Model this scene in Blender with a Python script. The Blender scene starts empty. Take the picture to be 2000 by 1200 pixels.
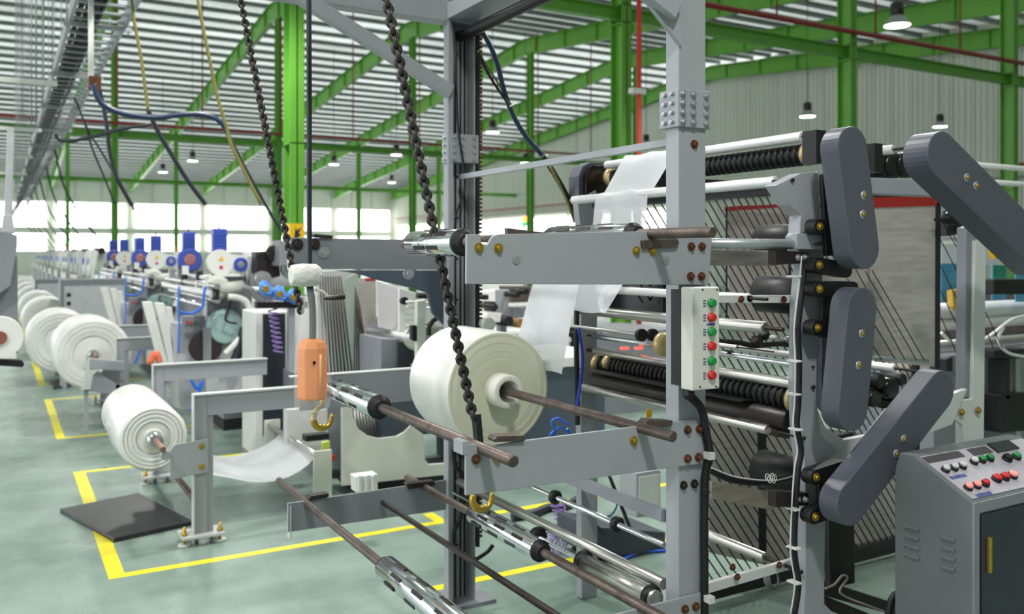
import bpy, math, random
from mathutils import Vector, Matrix
random.seed(7)
C = bpy.context.scene.collection
F, H = 1732.05, 1.87          # focal length in pixels of a 2000 px wide frame, eye height in metres

# ------------------------------------------------------------------ camera, world, light, exposure
cam_data = bpy.data.cameras.new('camera')
cam = bpy.data.objects.new('camera', cam_data); C.objects.link(cam)
cam.location = (0, 0, H); cam.rotation_euler = (math.radians(90), 0, math.radians(-30))
cam_data.sensor_width = 36; cam_data.lens = 31.177; cam_data.shift_y = -0.0525
cam_data.clip_end = 400; cam_data.clip_start = 0.05
cam_data.dof.use_dof = True; cam_data.dof.focus_distance = 3.0; cam_data.dof.aperture_fstop = 2.8
bpy.context.scene.camera = cam

world = bpy.data.worlds.new('world'); bpy.context.scene.world = world
world.use_nodes = True
bg = world.node_tree.nodes['Background']
bg.inputs['Color'].default_value = (0.93, 0.97, 1.0, 1); bg.inputs['Strength'].default_value = 2.3

vs = bpy.context.scene.view_settings
vs.view_transform = 'Standard'; vs.look = 'None'; vs.gamma = 1; vs.use_curve_mapping = False
vs.exposure = 0.0

def lamp_light(x, y, z, power, size=0.55, spot=150):
    l = bpy.data.lights.new('bay_light', 'SPOT'); l.energy = power; l.shadow_soft_size = size / 2
    l.spot_size = math.radians(spot); l.spot_blend = 0.6; l.color = (1.0, 0.985, 0.96)
    o = bpy.data.objects.new('bay_light', l); C.objects.link(o); o.location = (x, y, z)
    return o
LAMP_POWER = 800
for p in ((0.2, -1.2, 6.3), (6.8, 5.0, 6.3), (2.3, 6.2, 6.3), (-3.0, 4.5, 6.3), (10.5, 9.5, 6.3), (2.5, 12.5, 6.3), (2.5, 20, 6.3), (2.5, 30, 6.3)):
    lamp_light(p[0], p[1], p[2], LAMP_POWER)

# ------------------------------------------------------------------ measuring: photo pixel + one known coordinate -> point
def ray(px):
    s = (px - 1000) / F
    return .5 + .866025 * s, .866025 - .5 * s
def on_y(px, py, y):
    dx, dy = ray(px); t = y / dy
    return (dx * t, y, H - (py - 495) * t / F)
def on_x(px, py, x):
    dx, dy = ray(px); t = x / dx
    return (x, dy * t, H - (py - 495) * t / F)
def on_z(px, py, z):
    dx, dy = ray(px); t = (H - z) * F / (py - 495)
    return (dx * t, dy * t, z)
def at(px, py, t):
    dx, dy = ray(px)
    return (dx * t, dy * t, H - (py - 495) * t / F)

# ------------------------------------------------------------------ materials
def lin(c):
    return tuple(((v / 255) / 12.92 if v / 255 <= .04045 else ((v / 255 + .055) / 1.055) ** 2.4) for v in c)
_mats = {}
def mat(name, rgb, rough=.5, metal=0., var=.06, scale=6., bump=0., bscale=40., emit=0., alpha=1., trans=0., stretch=None, spec=.5, dirt=0.):
    if name in _mats: return _mats[name]
    m = bpy.data.materials.new(name); m.use_nodes = True
    nt = m.node_tree; n = nt.nodes; l = nt.links
    b = n['Principled BSDF']; col = lin(rgb)
    b.inputs['Roughness'].default_value = rough; b.inputs['Metallic'].default_value = metal
    b.inputs['Specular IOR Level'].default_value = spec
    tc = n.new('ShaderNodeTexCoord'); mp = n.new('ShaderNodeMapping'); l.new(tc.outputs['Object'], mp.inputs['Vector'])
    if stretch: mp.inputs['Scale'].default_value = stretch
    if var > 0:
        no = n.new('ShaderNodeTexNoise'); no.inputs['Scale'].default_value = scale; no.inputs['Detail'].default_value = 5
        l.new(mp.outputs['Vector'], no.inputs['Vector'])
        r = n.new('ShaderNodeValToRGB'); r.color_ramp.elements[0].position = .3; r.color_ramp.elements[1].position = .7
        r.color_ramp.elements[0].color = tuple(max(0, c * (1 - var * 2)) for c in col) + (1,)
        r.color_ramp.elements[1].color = tuple(min(1, c * (1 + var)) for c in col) + (1,)
        l.new(no.outputs['Fac'], r.inputs['Fac']); l.new(r.outputs['Color'], b.inputs['Base Color'])
    else:
        b.inputs['Base Color'].default_value = col + (1,)
    if bump > 0:
        n2 = n.new('ShaderNodeTexNoise'); n2.inputs['Scale'].default_value = bscale; n2.inputs['Detail'].default_value = 4
        l.new(mp.outputs['Vector'], n2.inputs['Vector'])
        bp = n.new('ShaderNodeBump'); bp.inputs['Strength'].default_value = bump; bp.inputs['Distance'].default_value = .01
        l.new(n2.outputs['Fac'], bp.inputs['Height']); l.new(bp.outputs['Normal'], b.inputs['Normal'])
    if emit > 0:
        b.inputs['Emission Color'].default_value = col + (1,); b.inputs['Emission Strength'].default_value = emit
    if trans > 0:      # thin translucent sheet
        out = n['Material Output']; tl = n.new('ShaderNodeBsdfTranslucent'); tl.inputs['Color'].default_value = col + (1,)
        mx = n.new('ShaderNodeMixShader'); mx.inputs['Fac'].default_value = trans
        l.new(b.outputs[0], mx.inputs[1]); l.new(tl.outputs[0], mx.inputs[2]); l.new(mx.outputs[0], out.inputs['Surface'])
        last = mx
        if alpha < 1:
            tr = n.new('ShaderNodeBsdfTransparent'); m2 = n.new('ShaderNodeMixShader'); m2.inputs['Fac'].default_value = alpha
            l.new(tr.outputs[0], m2.inputs[1]); l.new(mx.outputs[0], m2.inputs[2]); l.new(m2.outputs[0], out.inputs['Surface'])
    elif alpha < 1:
        b.inputs['Alpha'].default_value = alpha
    _mats[name] = m
    return m
GREY = mat('grey_enamel', (158, 161, 167), .38, var=.03, scale=3, bump=.05, bscale=90)
GREY2 = mat('mid_grey_enamel', (132, 135, 142), .42, var=.04, scale=3)
LIGHT = mat('light_grey_enamel', (206, 208, 206), .4, var=.03)
WHITE = mat('white_enamel', (228, 228, 224), .4, var=.03)
CREAM = mat('cream_enamel', (205, 208, 198), .45, var=.03)
CHAR = mat('charcoal_enamel', (82, 85, 96), .42, var=.03)
SLATE = mat('slate_blue_enamel', (78, 88, 102), .45, var=.04)
CONTROL = mat('dark_slate_door', (42, 48, 58), .45, var=.04)
BLACK = mat('black_rubber', (15, 15, 18), .5, var=.05)
BLACKG = mat('black_gloss', (16, 16, 18), .25, var=0)
STEEL = mat('brown_oiled_steel', (105, 92, 86), .42, .55, var=.18, scale=25, bump=.15, bscale=120)
DKSTEEL = mat('dark_steel', (62, 56, 54), .45, .6, var=.15, scale=20)
CHROME = mat('chrome', (225, 228, 232), .12, 1., var=0)
BRUSHED = mat('brushed_roller', (196, 194, 188), .28, .85, var=.04, stretch=(1, 1, 20))
ALU = mat('white_aluminium_roller', (225, 225, 225), .35, .3, var=.02)
ZINC = mat('zinc_plate', (185, 188, 192), .35, .7, var=.06)
BRASS = mat('yellow_zinc', (190, 160, 70), .3, .8, var=.1, scale=30)
GOLD = mat('brass_disc', (205, 182, 130), .35, .5, var=.08)
RUST = mat('rusty_bolt', (110, 70, 50), .5, .5, var=.15, scale=60)
GREEN = mat('green_structural_paint', (100, 164, 56), .4, var=.05, scale=1.5)
REDP = mat('red_pipe_paint', (150, 42, 42), .45, var=.06)
REDT = mat('red_fabric_edge', (170, 35, 25), .7, var=.06)
YEL = mat('yellow_floor_paint', (238, 224, 50), .45, var=.07, scale=8)
YELB = mat('yellow_band_paint', (240, 190, 30), .45, var=.04)
FILM = mat('white_film_roll', (228, 228, 222), .3, var=.04, scale=7, bump=.25, bscale=14)
FILMF = mat('film_roll_face', (204, 204, 182), .5, var=.03, scale=3)
FILMW = mat('white_roll_face', (236, 236, 232), .5, var=.02, scale=3)
SHEET = mat('thin_white_film', (238, 240, 244), .25, var=.03, bump=.5, bscale=9, trans=.35, alpha=.9)
BAG = mat('clear_plastic_bag', (236, 236, 232), .15, var=.02, bump=.6, bscale=25, trans=.2, alpha=.2)
ORANGE = mat('orange_plastic', (238, 136, 40), .5, var=.06)
BLUEM = mat('blue_motor_enamel', (60, 84, 178), .4, var=.05)
BLUET = mat('blue_tube', (40, 110, 225), .35, var=.04)
PURPLE = mat('purple_tube', (150, 120, 190), .4, var=.04)
TEAL = mat('teal_glass', (150, 176, 174), .2, var=.05)
CABLE = mat('dark_cable', (28, 34, 44), .45, var=.05)
NAVY = mat('dark_blue_cable', (30, 52, 84), .4, var=.05)
OLIVE = mat('yellow_green_cable', (130, 126, 60), .5, var=.1, scale=30)
CHAINM = mat('dark_chain_steel', (70, 66, 64), .45, .5, var=.15, scale=40)
WEAVE = mat('woven_grey_fabric', (205, 200, 195), .7, var=.12, scale=4, stretch=(1.5, 1, 12), bump=.3, bscale=60, trans=.35)
GREENB = mat('green_button', (30, 140, 70), .35, var=0)
REDB = mat('red_button', (200, 40, 42), .35, var=0)
INK = mat('black_ink', (30, 30, 40), .6, var=0)
INKB = mat('blue_ink', (80, 90, 150), .6, var=0)
LAMPM = mat('lamp_glass', (255, 252, 244), .3, var=0, emit=9.)
HOOD = mat('lamp_hood', (150, 155, 155), .4, .3, var=.03)

# ------------------------------------------------------------------ mesh building
ORG = {}
class G:
    def __init__(s): s.v, s.f, s.sm = [], [], []
    def add(s, vs, fs, smooth=False):
        o = len(s.v); s.v += [tuple(p) for p in vs]
        for q in fs: s.f.append(tuple(i + o for i in q)); s.sm.append(smooth)
        return s
    def box(s, x0, x1, y0, y1, z0, z1):
        return s.add([(x0, y0, z0), (x1, y0, z0), (x1, y1, z0), (x0, y1, z0), (x0, y0, z1), (x1, y0, z1), (x1, y1, z1), (x0, y1, z1)],
                     [(0, 3, 2, 1), (4, 5, 6, 7), (0, 1, 5, 4), (1, 2, 6, 5), (2, 3, 7, 6), (3, 0, 4, 7)])
    def bar(s, p, q, w, h, up=(0, 0, 1)):
        p, q = Vector(p), Vector(q); d = (q - p).normalized(); sd = d.cross(Vector(up))
        sd = sd.normalized() if sd.length > 1e-4 else Vector((1, 0, 0)); u = sd.cross(d)
        vs = [c + sd * a * w / 2 + u * b * h / 2 for c in (p, q) for a, b in ((-1, -1), (1, -1), (1, 1), (-1, 1))]
        return s.add(vs, [(0, 1, 2, 3), (7, 6, 5, 4), (0, 4, 5, 1), (1, 5, 6, 2), (2, 6, 7, 3), (3, 7, 4, 0)])
    def rings(s, rs, cap=True, smooth=True, close=False):
        n = len(rs[0]); o = len(s.v)
        for r in rs: s.v += [tuple(p) for p in r]
        k = len(rs)
        for i in range(k if close else k - 1):
            a, b = o + i * n, o + ((i + 1) % k) * n
            for j in range(n):
                s.f.append((a + j, a + (j + 1) % n, b + (j + 1) % n, b + j)); s.sm.append(smooth)
        if cap and not close:
            s.f.append(tuple(o + j for j in reversed(range(n)))); s.sm.append(False)
            s.f.append(tuple(o + (k - 1) * n + j for j in range(n))); s.sm.append(False)
        return s
    def tube(s, pts, r, n=8, cap=True, smooth=True):
        pts = [Vector(p) for p in pts]; rs = []; u = None
        for i, p in enumerate(pts):
            d = (pts[min(i + 1, len(pts) - 1)] - pts[max(i - 1, 0)]).normalized()
            if u is None:
                u = d.cross(Vector((0, 0, 1)))
                if u.length < 1e-3: u = d.cross(Vector((1, 0, 0)))
            u = (u - d * u.dot(d)).normalized(); w = d.cross(u)
            rr = r[i] if isinstance(r, (list, tuple)) else r
            rs.append([p + (u * math.cos(a) + w * math.sin(a)) * rr for a in (2 * math.pi * k / n for k in range(n))])
        return s.rings(rs, cap, smooth)
    def cyl(s, p, q, r, n=20, r2=None):
        return s.tube([p, q], [r, r if r2 is None else r2], n)
    def lathe(s, prof, c, ax='y', n=32, cap=True, close=False):    # prof: (distance along axis, radius)
        rs = []
        for a, r in prof:
            ring = []
            for k in range(n):
                t = 2 * math.pi * k / n; u, w = math.cos(t) * r, math.sin(t) * r
                ring.append({'y': (c[0] + u, c[1] + a, c[2] + w), 'x': (c[0] + a, c[1] + u, c[2] + w), 'z': (c[0] + u, c[1] + w, c[2] + a)}[ax])
            rs.append(ring)
        return s.rings(rs, cap, True, close)
    def prism(s, poly, a, b, ax='y'):                   # poly in (x,z) for 'y', (y,z) for 'x', (x,y) for 'z'
        n = len(poly)
        def P(u, w, t): return {'y': (u, t, w), 'x': (t, u, w), 'z': (u, w, t)}[ax]
        vs = [P(u, w, a) for u, w in poly] + [P(u, w, b) for u, w in poly]
        return s.add(vs, [tuple(range(n)), tuple(range(2 * n - 1, n - 1, -1))] + [(i, i + n, (i + 1) % n + n, (i + 1) % n) for i in range(n)])
    def torus(s, c, R, r, u, w, n=14, m=6, a0=0., a1=2 * math.pi, sx=1.):
        c, u, w = Vector(c), Vector(u).normalized(), Vector(w).normalized(); nn = u.cross(w)
        full = a1 - a0 > 6.28; rs = []
        for i in range(n if full else n + 1):
            a = a0 + (a1 - a0) * i / n; d = u * math.cos(a) * sx + w * math.sin(a); e = (u * math.cos(a) + w * math.sin(a)).normalized()
            rs.append([c + d * R + (e * math.cos(b) + nn * math.sin(b)) * r for b in (2 * math.pi * k / m for k in range(m))])
        return s.rings(rs, not full, True, full)
    def build(s, name, m, parent=None, bevel=0., seg=2, solid=0.):
        o0 = ORG.get(parent.name, Vector((0, 0, 0))) if parent else Vector((0, 0, 0))
        me = bpy.data.meshes.new(name); me.from_pydata([tuple(Vector(p) - o0) for p in s.v], [], s.f)
        me.polygons.foreach_set('use_smooth', s.sm); me.materials.append(m)
        import bmesh
        bm = bmesh.new(); bm.from_mesh(me); bmesh.ops.recalc_face_normals(bm, faces=bm.faces); bm.to_mesh(me); bm.free()
        me.update()
        o = bpy.data.objects.new(name, me); C.objects.link(o)
        if parent: o.parent = parent; ORG[o.name] = o0
        if solid:
            md = o.modifiers.new('solid', 'SOLIDIFY'); md.thickness = solid
        if bevel:
            md = o.modifiers.new('bevel', 'BEVEL'); md.width = bevel; md.segments = seg; md.limit_method = 'ANGLE'; md.angle_limit = math.radians(50)
            md.use_clamp_overlap = True
        return o
def tag(o, label=None, cat=None, group=None, kind=None):
    if label: o['label'] = label
    if cat: o['category'] = cat
    if group: o['group'] = group
    if kind: o['kind'] = kind
    return o
def thing(name, label, cat, loc=(0, 0, 0), group=None):
    o = bpy.data.objects.new(name, None); C.objects.link(o); o.location = loc; o.empty_display_size = .1
    ORG[o.name] = Vector(loc)
    return tag(o, label, cat, group)
def copy_tree(o, parent=None):
    c = o.copy(); C.objects.link(c); c.parent = parent
    for ch in o.children: copy_tree(ch, c)
    return c
def smooth_path(pts, k=6):
    P = [Vector(p) for p in pts]; out = []
    for i in range(len(P) - 1):
        a, b, c, d = P[max(i - 1, 0)], P[i], P[i + 1], P[min(i + 2, len(P) - 1)]
        for j in range(k):
            t = j / k
            out.append(.5 * ((2 * b) + (c - a) * t + (2 * a - 5 * b + 4 * c - d) * t * t + (3 * b - a - 3 * c + d) * t ** 3))
    out.append(P[-1]); return out
def stadium(c1, c2, r, n=12):
    a = math.atan2(c2[1] - c1[1], c2[0] - c1[0]); out = []
    for i in range(n + 1):
        t = a + math.pi / 2 + math.pi * i / n; out.append((c1[0] + r * math.cos(t), c1[1] + r * math.sin(t)))
    for i in range(n + 1):
        t = a - math.pi / 2 + math.pi * i / n; out.append((c2[0] + r * math.cos(t), c2[1] + r * math.sin(t)))
    return out
def poly_y(pts, y): return [(p[0], p[2]) for p in (on_y(a, b, y) for a, b in pts)]
ORD = ['first', 'second', 'third', 'fourth', 'fifth', 'sixth', 'seventh', 'eighth', 'ninth', 'tenth', 'eleventh', 'twelfth', 'thirteenth', 'fourteenth', 'fifteenth', 'sixteenth', 'seventeenth', 'eighteenth', 'nineteenth', 'twentieth']

# ================================================================== THE SETTING
# floor
fm = bpy.data.materials.new('green_epoxy_floor'); fm.use_nodes = True
nt = fm.node_tree; n = nt.nodes; l = nt.links; b = n['Principled BSDF']
tc = n.new('ShaderNodeTexCoord')
n1 = n.new('ShaderNodeTexNoise'); n1.inputs['Scale'].default_value = .9; n1.inputs['Detail'].default_value = 9; n1.inputs['Roughness'].default_value = .65
l.new(tc.outputs['Object'], n1.inputs['Vector'])
r = n.new('ShaderNodeValToRGB'); e = r.color_ramp.elements
e[0].position = .33; e[0].color = lin((104, 126, 115)) + (1,); e[1].position = .7; e[1].color = lin((154, 172, 161)) + (1,)
l.new(n1.outputs['Fac'], r.inputs['Fac']); l.new(r.outputs['Color'], b.inputs['Base Color'])
n2 = n.new('ShaderNodeTexNoise'); n2.inputs['Scale'].default_value = 3.5; n2.inputs['Detail'].default_value = 6
l.new(tc.outputs['Object'], n2.inputs['Vector'])
mr = n.new('ShaderNodeMapRange'); mr.inputs['To Min'].default_value = .16; mr.inputs['To Max'].default_value = .42
l.new(n2.outputs['Fac'], mr.inputs['Value']); l.new(mr.outputs['Result'], b.inputs['Roughness'])
bp = n.new('ShaderNodeBump'); bp.inputs['Strength'].default_value = .12; bp.inputs['Distance'].default_value = .02
l.new(n2.outputs['Fac'], bp.inputs['Height']); l.new(bp.outputs['Normal'], b.inputs['Normal'])
floor = G().box(-20, 36.2, -10, 88, -.2, 0).build('floor', fm); tag(floor, kind='structure')
def marking(x0, x1, y0, y1):
    G().box(x0, x1, y0, y1, 0, .002).build('floor_marking', YEL, floor)
marking(.54, .63, 5.55, 8.43)
marking(.63, 5.2, 5.55, 5.62)
marking(.63, 2.2, 8.36, 8.43)
marking(1.9, 3.9, 4.46, 4.53)
marking(2.62, 2.70, 5.62, 5.82)
marking(.49, .57, 10.0, 12.8); marking(.57, 2.6, 10.0, 10.07); marking(.57, 2.6, 12.73, 12.8)
for y0 in (14.2, 18.4, 22.6, 26.8, 31.0):
    marking(.47, .56, y0, y0 + 3.1); marking(.56, 1.9, y0, y0 + .07)

# walls
wallm = mat('ribbed_cream_panel', (206, 210, 198), .6, var=.04, scale=.6, stretch=(1, 4, .3))
wall_right = G().box(36.3, 36.5, -10, 88, 0, 12.6).build('wall_right', wallm); tag(wall_right, kind='structure')
panel_me = None
for k in range(0, 88):
    y = .0 + k
    top = 11.9 - .092 * abs(y - 39)
    p = G()
    p.box(36.2, 36.3, y + .02, y + .98, 4.9 if y > 38 else .0, top)
    for q in (.22, .5, .78): p.box(36.16, 36.2, y + q - .04, y + q + .04, 4.9 if y > 38 else .0, top)
    p.build('panel', wallm, wall_right)
wall_back = G().box(-20, 36.5, 88.2, 88.4, 0, 8.6).build('wall_back', wallm); tag(wall_back, kind='structure')
for k in range(26):
    x = -20 + k * 2.15
    G().box(x + .03, x + 2.12, 88.05, 88.2, 6.5, 8.6).build('panel', wallm, wall_back)
G().box(-20, 36.2, 88.0, 88.2, 3.7, 4.1).build('panel', wallm, wall_back)
G().box(-20, 36.2, 88.0, 88.2, 0, 2.0).build('panel', wallm, wall_back)
PANE = mat('daylit_window_pane', (255, 255, 252), .3, var=0, emit=5)
MULL = mat('white_mullion', (225, 226, 222), .5, var=.02)
wn = 0
for k in range(-3, 6):
    x0 = -2.55 + 6.45 * k + .35
    for z0, z1 in ((2.0, 3.7), (4.1, 6.5)):
        wn += 1
        w = thing('window_%d' % wn, None, None, (x0, 88, z0)); w['kind'] = 'structure'
        G().box(x0, x0 + 5.75, 87.98, 88.02, z0, z0 + .09).box(x0, x0 + 5.75, 87.98, 88.02, z1 - .09, z1).build('window_frame', MULL, w)
        for j in range(4):
            xa = x0 + j * 1.4375
            G().box(xa + .05, xa + 1.39, 88.03, 88.06, z0 + .09, z1 - .09).build('pane', PANE, w)
            G().box(xa - .05, xa + .05, 87.96, 88.02, z0 + .09, z1 - .09).build('mullion', MULL, w)
for k in range(7):                                  # louvred daylight strip on the side wall
    y0 = 42 + k * 6.4; wn += 1
    w = thing('window_%d' % wn, None, None, (36.2, y0, 2.6)); w['kind'] = 'structure'
    G().box(36.24, 36.28, y0, y0 + 6, 2.6, 4.7).build('pane', PANE, w)
    for j in range(6):
        G().box(36.14, 36.22, y0, y0 + 6, 2.6 + j * .4, 2.68 + j * .4).build('louvre', MULL, w)
for z in (2.3, 5.0, 5.5):
    tag(G().cyl((36.0, 0, z), (36.0, 87, z), .06, 8).build('wall_pipe', REDP if z == 5.5 else mat('grey_pipe', (150, 155, 155), .5)),
        {2.3: 'long grey pipe running low along the ribbed side wall', 5.0: 'long grey pipe along the ribbed side wall above the daylight strip', 5.5: 'long thin red pipe along the ribbed side wall'}[z], 'pipe')

# roof: ribbed sheets over purlins over green rafters; translucency added to light the hall
sheetm = bpy.data.materials.new('translucent_roof_sheet'); sheetm.use_nodes = True
nt = sheetm.node_tree; n = nt.nodes; l = nt.links; b = n['Principled BSDF']
b.inputs['Base Color'].default_value = lin((196, 198, 194)) + (1,); b.inputs['Roughness'].default_value = .45
tl = n.new('ShaderNodeBsdfTranslucent'); tl.inputs['Color'].default_value = lin((225, 230, 224)) + (1,)
mx = n.new('ShaderNodeMixShader'); tc = n.new('ShaderNodeTexCoord'); mp = n.new('ShaderNodeMapping'); mp.inputs['Scale'].default_value = (.12, .9, 1)
no = n.new('ShaderNodeTexNoise'); no.inputs['Scale'].default_value = 1.; no.inputs['Detail'].default_value = 3
l.new(tc.outputs['Object'], mp.inputs['Vector']); l.new(mp.outputs['Vector'], no.inputs['Vector'])
rg = n.new('ShaderNodeMapRange'); rg.inputs['From Min'].default_value = .3; rg.inputs['From Max'].default_value = .75
rg.inputs['To Min'].default_value = .15; rg.inputs['To Max'].default_value = .42
l.new(no.outputs['Fac'], rg.inputs['Value']); l.new(rg.outputs['Result'], mx.inputs['Fac'])
l.new(b.outputs[0], mx.inputs[1]); l.new(tl.outputs[0], mx.inputs[2]); l.new(mx.outputs[0], n['Material Output'].inputs['Surface'])
def zr(y): return 12.0 - .092 * abs(y - 39)          # underside of the rafters
wf = G().box(-20, 36.5, -10.2, -10, 0, 8.4).build('wall_front_unseen', wallm); tag(wf, kind='structure')  # unseen end wall, added to keep daylight off the near side
farm = sheetm.copy(); farm.name = 'brightened_roof_sheet'  # same sheet, translucency raised only to brighten the far slope
for n_ in farm.node_tree.nodes:
    if n_.type == 'MAP_RANGE': n_.inputs['To Min'].default_value = .3; n_.inputs['To Max'].default_value = .62
ceiling = thing('ceiling', None, None, (0, 39, 13)); ceiling['kind'] = 'structure'
for k in range(15):                                  # sheets between each pair of frames, both slopes
    x0 = -20.4 + k * 4.05 - 1; x1 = x0 + 4.05
    for ya, yb in ((-10, 39), (39, 88.4)):
        g = G(); nx = 18
        for j in range(nx + 1):
            x = x0 + (x1 - x0) * j / nx; dz = .05 if (j // 1) % 2 else 0
            g.v += [(x, ya, zr(ya) + 1.12 + dz), (x, yb, zr(yb) + 1.12 + dz)]
        for j in range(nx): g.f.append((2 * j, 2 * j + 2, 2 * j + 3, 2 * j + 1)); g.sm.append(False)
        g.build('roof_sheet', sheetm if ya < 0 else farm, ceiling)
PURL = mat('galvanised_purlin', (124, 130, 128), .5, .3, var=.08)
y = -9.6
while y < 88:
    g = G(); z = zr(y) + .9
    g.prism([(y, z), (y + .09, z), (y + .09, z + .02), (y + .02, z + .02), (y + .02, z + .18), (y - .06, z + .18), (y - .06, z + .16), (y, z + .16)], -20, 36.2, 'x')
    g.build('purlin', PURL, ceiling); y += 1.3
UCOL = [-9 + 6.45 * k for k in range(8)]             # frame lines across the hall
for k, x in enumerate([-9, -2.55, 3.9, 10.35, 16.8, 23.25, 29.7, 36.0]):
    for ya, yb in ((-10, 39), (39, 88)):
        g = G(); za, zb = zr(ya), zr(yb)
        for (w, o0, o1) in ((.11, 0, .03), (.006, .03, .8), (.11, .8, .83)):
            g.add([(x - w, ya, za + o0), (x + w, ya, za + o0), (x + w, yb, zb + o0), (x - w, yb, zb + o0), (x - w, ya, za + o1), (x + w, ya, za + o1), (x + w, yb, zb + o1), (x - w, yb, zb + o1)],
                  [(0, 3, 2, 1), (4, 5, 6, 7), (0, 1, 5, 4), (1, 2, 6, 5), (2, 3, 7, 6), (3, 0, 4, 7)])
        yy = ya + 1.0
        while yy < yb:
            g.box(x - .1, x + .1, yy - .012, yy + .012, zr(yy) + .03, zr(yy) + .82); yy += 2.6
        g.build('rafter', GREEN, ceiling)
# columns and ties in three rows
def h_column(x, y, z1, w=.23, d=.38, name='steel_column'):
    c = thing(name, None, None, (x, y, 0)); c['kind'] = 'structure'
    g = G(); g.box(x - w / 2, x + w / 2, y - d / 2, y - d / 2 + .025, 0, z1).box(x - w / 2, x + w / 2, y + d / 2 - .025, y + d / 2, 0, z1).box(x - .01, x + .01, y - d / 2, y + d / 2, 0, z1)
    g.build('column_profile', GREEN, c)
    g = G()
    for z in (3.6, 6.35, 6.7, z1 - .9):
        for s in (-1, 1): g.box(min(x, x + s * w / 2), max(x, x + s * w / 2), y - d / 2, y + d / 2, z, z + .02)
    g.build('stiffener', GREEN, c)
    G().box(x - w / 2 - .004, x + w / 2 + .004, y - d / 2 - .004, y + d / 2 + .004, 1.7, 2.34).build('hazard_band', YELB, c)
    G().prism([(x - .05, 2.08), (x + .06, 2.16), (x + .02, 2.19), (x + .07, 2.28), (x - .01, 2.23), (x - .03, 2.29)], y - d / 2 - .008, y - d / 2 - .004).build('hazard_mark', INK, c)
    G().box(x - .25, x + .25, y - .3, y + .3, 0, .03).build('base_plate', GREEN, c)
    return c
for y, xs in ((14, [-2.55, 4.06, 10.55, 17.1, 23.55, 30]), (38, [-2.55, 3.9, 10.35, 16.6, 23.0, 29.7]), (62, [-2.55, 3.66, 10.1, 16.6, 22.8, 29.3])):
    for x in xs: h_column(x, y, zr(y))
    t = thing('tie_beam', None, None, (0, y, 6.5)); t['kind'] = 'structure'
    G().box(-20, 36.2, y - .09, y + .09, 6.42, 6.44).box(-20, 36.2, y - .09, y + .09, 6.66, 6.68).box(-20, 36.2, y - .006, y + .006, 6.44, 6.66).build('beam_profile', GREEN, t)
    if y < 60:
        p = thing('sprinkler_pipe', {14: 'thick red sprinkler pipe above the nearest green tie beam', 38: 'thin red sprinkler pipe above the distant green tie beam'}[y], 'pipe', (0, y - .4, 6.95))
        G().cyl((-20, y - .3, 6.95), (36, y - .3, 6.95), .06, 10).build('main_pipe', REDP, p)
        for k in range(17):
            x = -18.6 + 3.22 * k + (.9 if y < 20 else 0)
            G().cyl((x, y - .3, 6.95), (x, y - .3, zr(y) + 1), .022 if y < 20 else .03, 6).build('hanger_pipe', REDP, p)
# the standing red riser beside the second near column
p = thing('riser_pipe', 'bright red vertical pipe beside the bright green column, with a white clamp', 'pipe', on_y(1248, 300, 13.5))
rx = on_y(1248, 300, 13.5)[0]
G().cyl((rx, 13.5, 0), (rx, 13.5, 6.9), .05, 10).build('pipe_length', mat('bright_red_pipe', (214, 62, 52), .45, var=.04), p)
G().box(rx - .2, rx + .12, 13.43, 13.57, 4.92, 5.02).build('clamp', WHITE, p)

# high-bay lamps
lamp_root = thing('high_bay_lamp', 'x', 'lamp', (0, 0, 0), 'high-bay lamps under the roof')
G().lathe([(0, .26), (.02, .27), (.1, .2), (.2, .12), (.22, .1)], (0, 0, 0), 'z', 20, cap=False).build('lamp_shade', HOOD, lamp_root)
G().lathe([(0.0, .245), (.015, .245)], (0, 0, 0), 'z', 20).build('lamp_glass', LAMPM, lamp_root)
G().lathe([(.2, .11), (.22, .13), (.45, .13), (.48, .07)], (0, 0, 0), 'z', 14).build('ballast', DKSTEEL, lamp_root)
G().cyl((0, 0, 0), (0, 0, 1), .012, 6).build('hanging_rod', DKSTEEL, lamp_root)
lamps = [((15.8, 11.7, 6.5), 'large lit high-bay lamp hanging in front of the rafters above the charcoal belt covers'),
         (on_z(1577, 228, 6.4), 'lit high-bay lamp against the ribbed wall, left of the dark green column'),
         (on_z(1836, 248, 6.6), 'high-bay lamp hanging just above the tilted charcoal belt cover'),
         (on_z(962, 259, 6.5), 'lit high-bay lamp just right of the grey rear frame column'),
         (on_z(1262, 285, 6.4), 'lit high-bay lamp at the foot of the bright red pipe'),
         (on_z(1126, 362, 6.3), 'small far lamp left of the thin film web, by the wall'),
         (on_z(1026, 319, 6.4), 'small far lamp between the rear column and the dark blue cable'),
         (on_z(765, 357, 6.5), 'tiny far lamp between the two hanging chains'),
         (on_z(652, 322, 6.5), 'tiny far lamp right of the bright green column'),
         (on_z(376, 315, 6.4), 'small far lamp in front of the bright roof left of the green column'),
         (on_z(318, 337, 6.4), 'small far lamp lowest in the roof left of the green column'),
         (on_z(774, 303, 6.4), 'small far lamp under the tie beam between the chains')]
for i, (q, lab) in enumerate(lamps):
    o = lamp_root if i == 0 else copy_tree(lamp_root)
    o.location = q; o['label'] = lab
    for c in o.children:
        if c.name.startswith('hanging_rod'): c.location.z = .45; c.scale.z = zr(q[1]) + 1.1 - q[2] - .45

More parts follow.
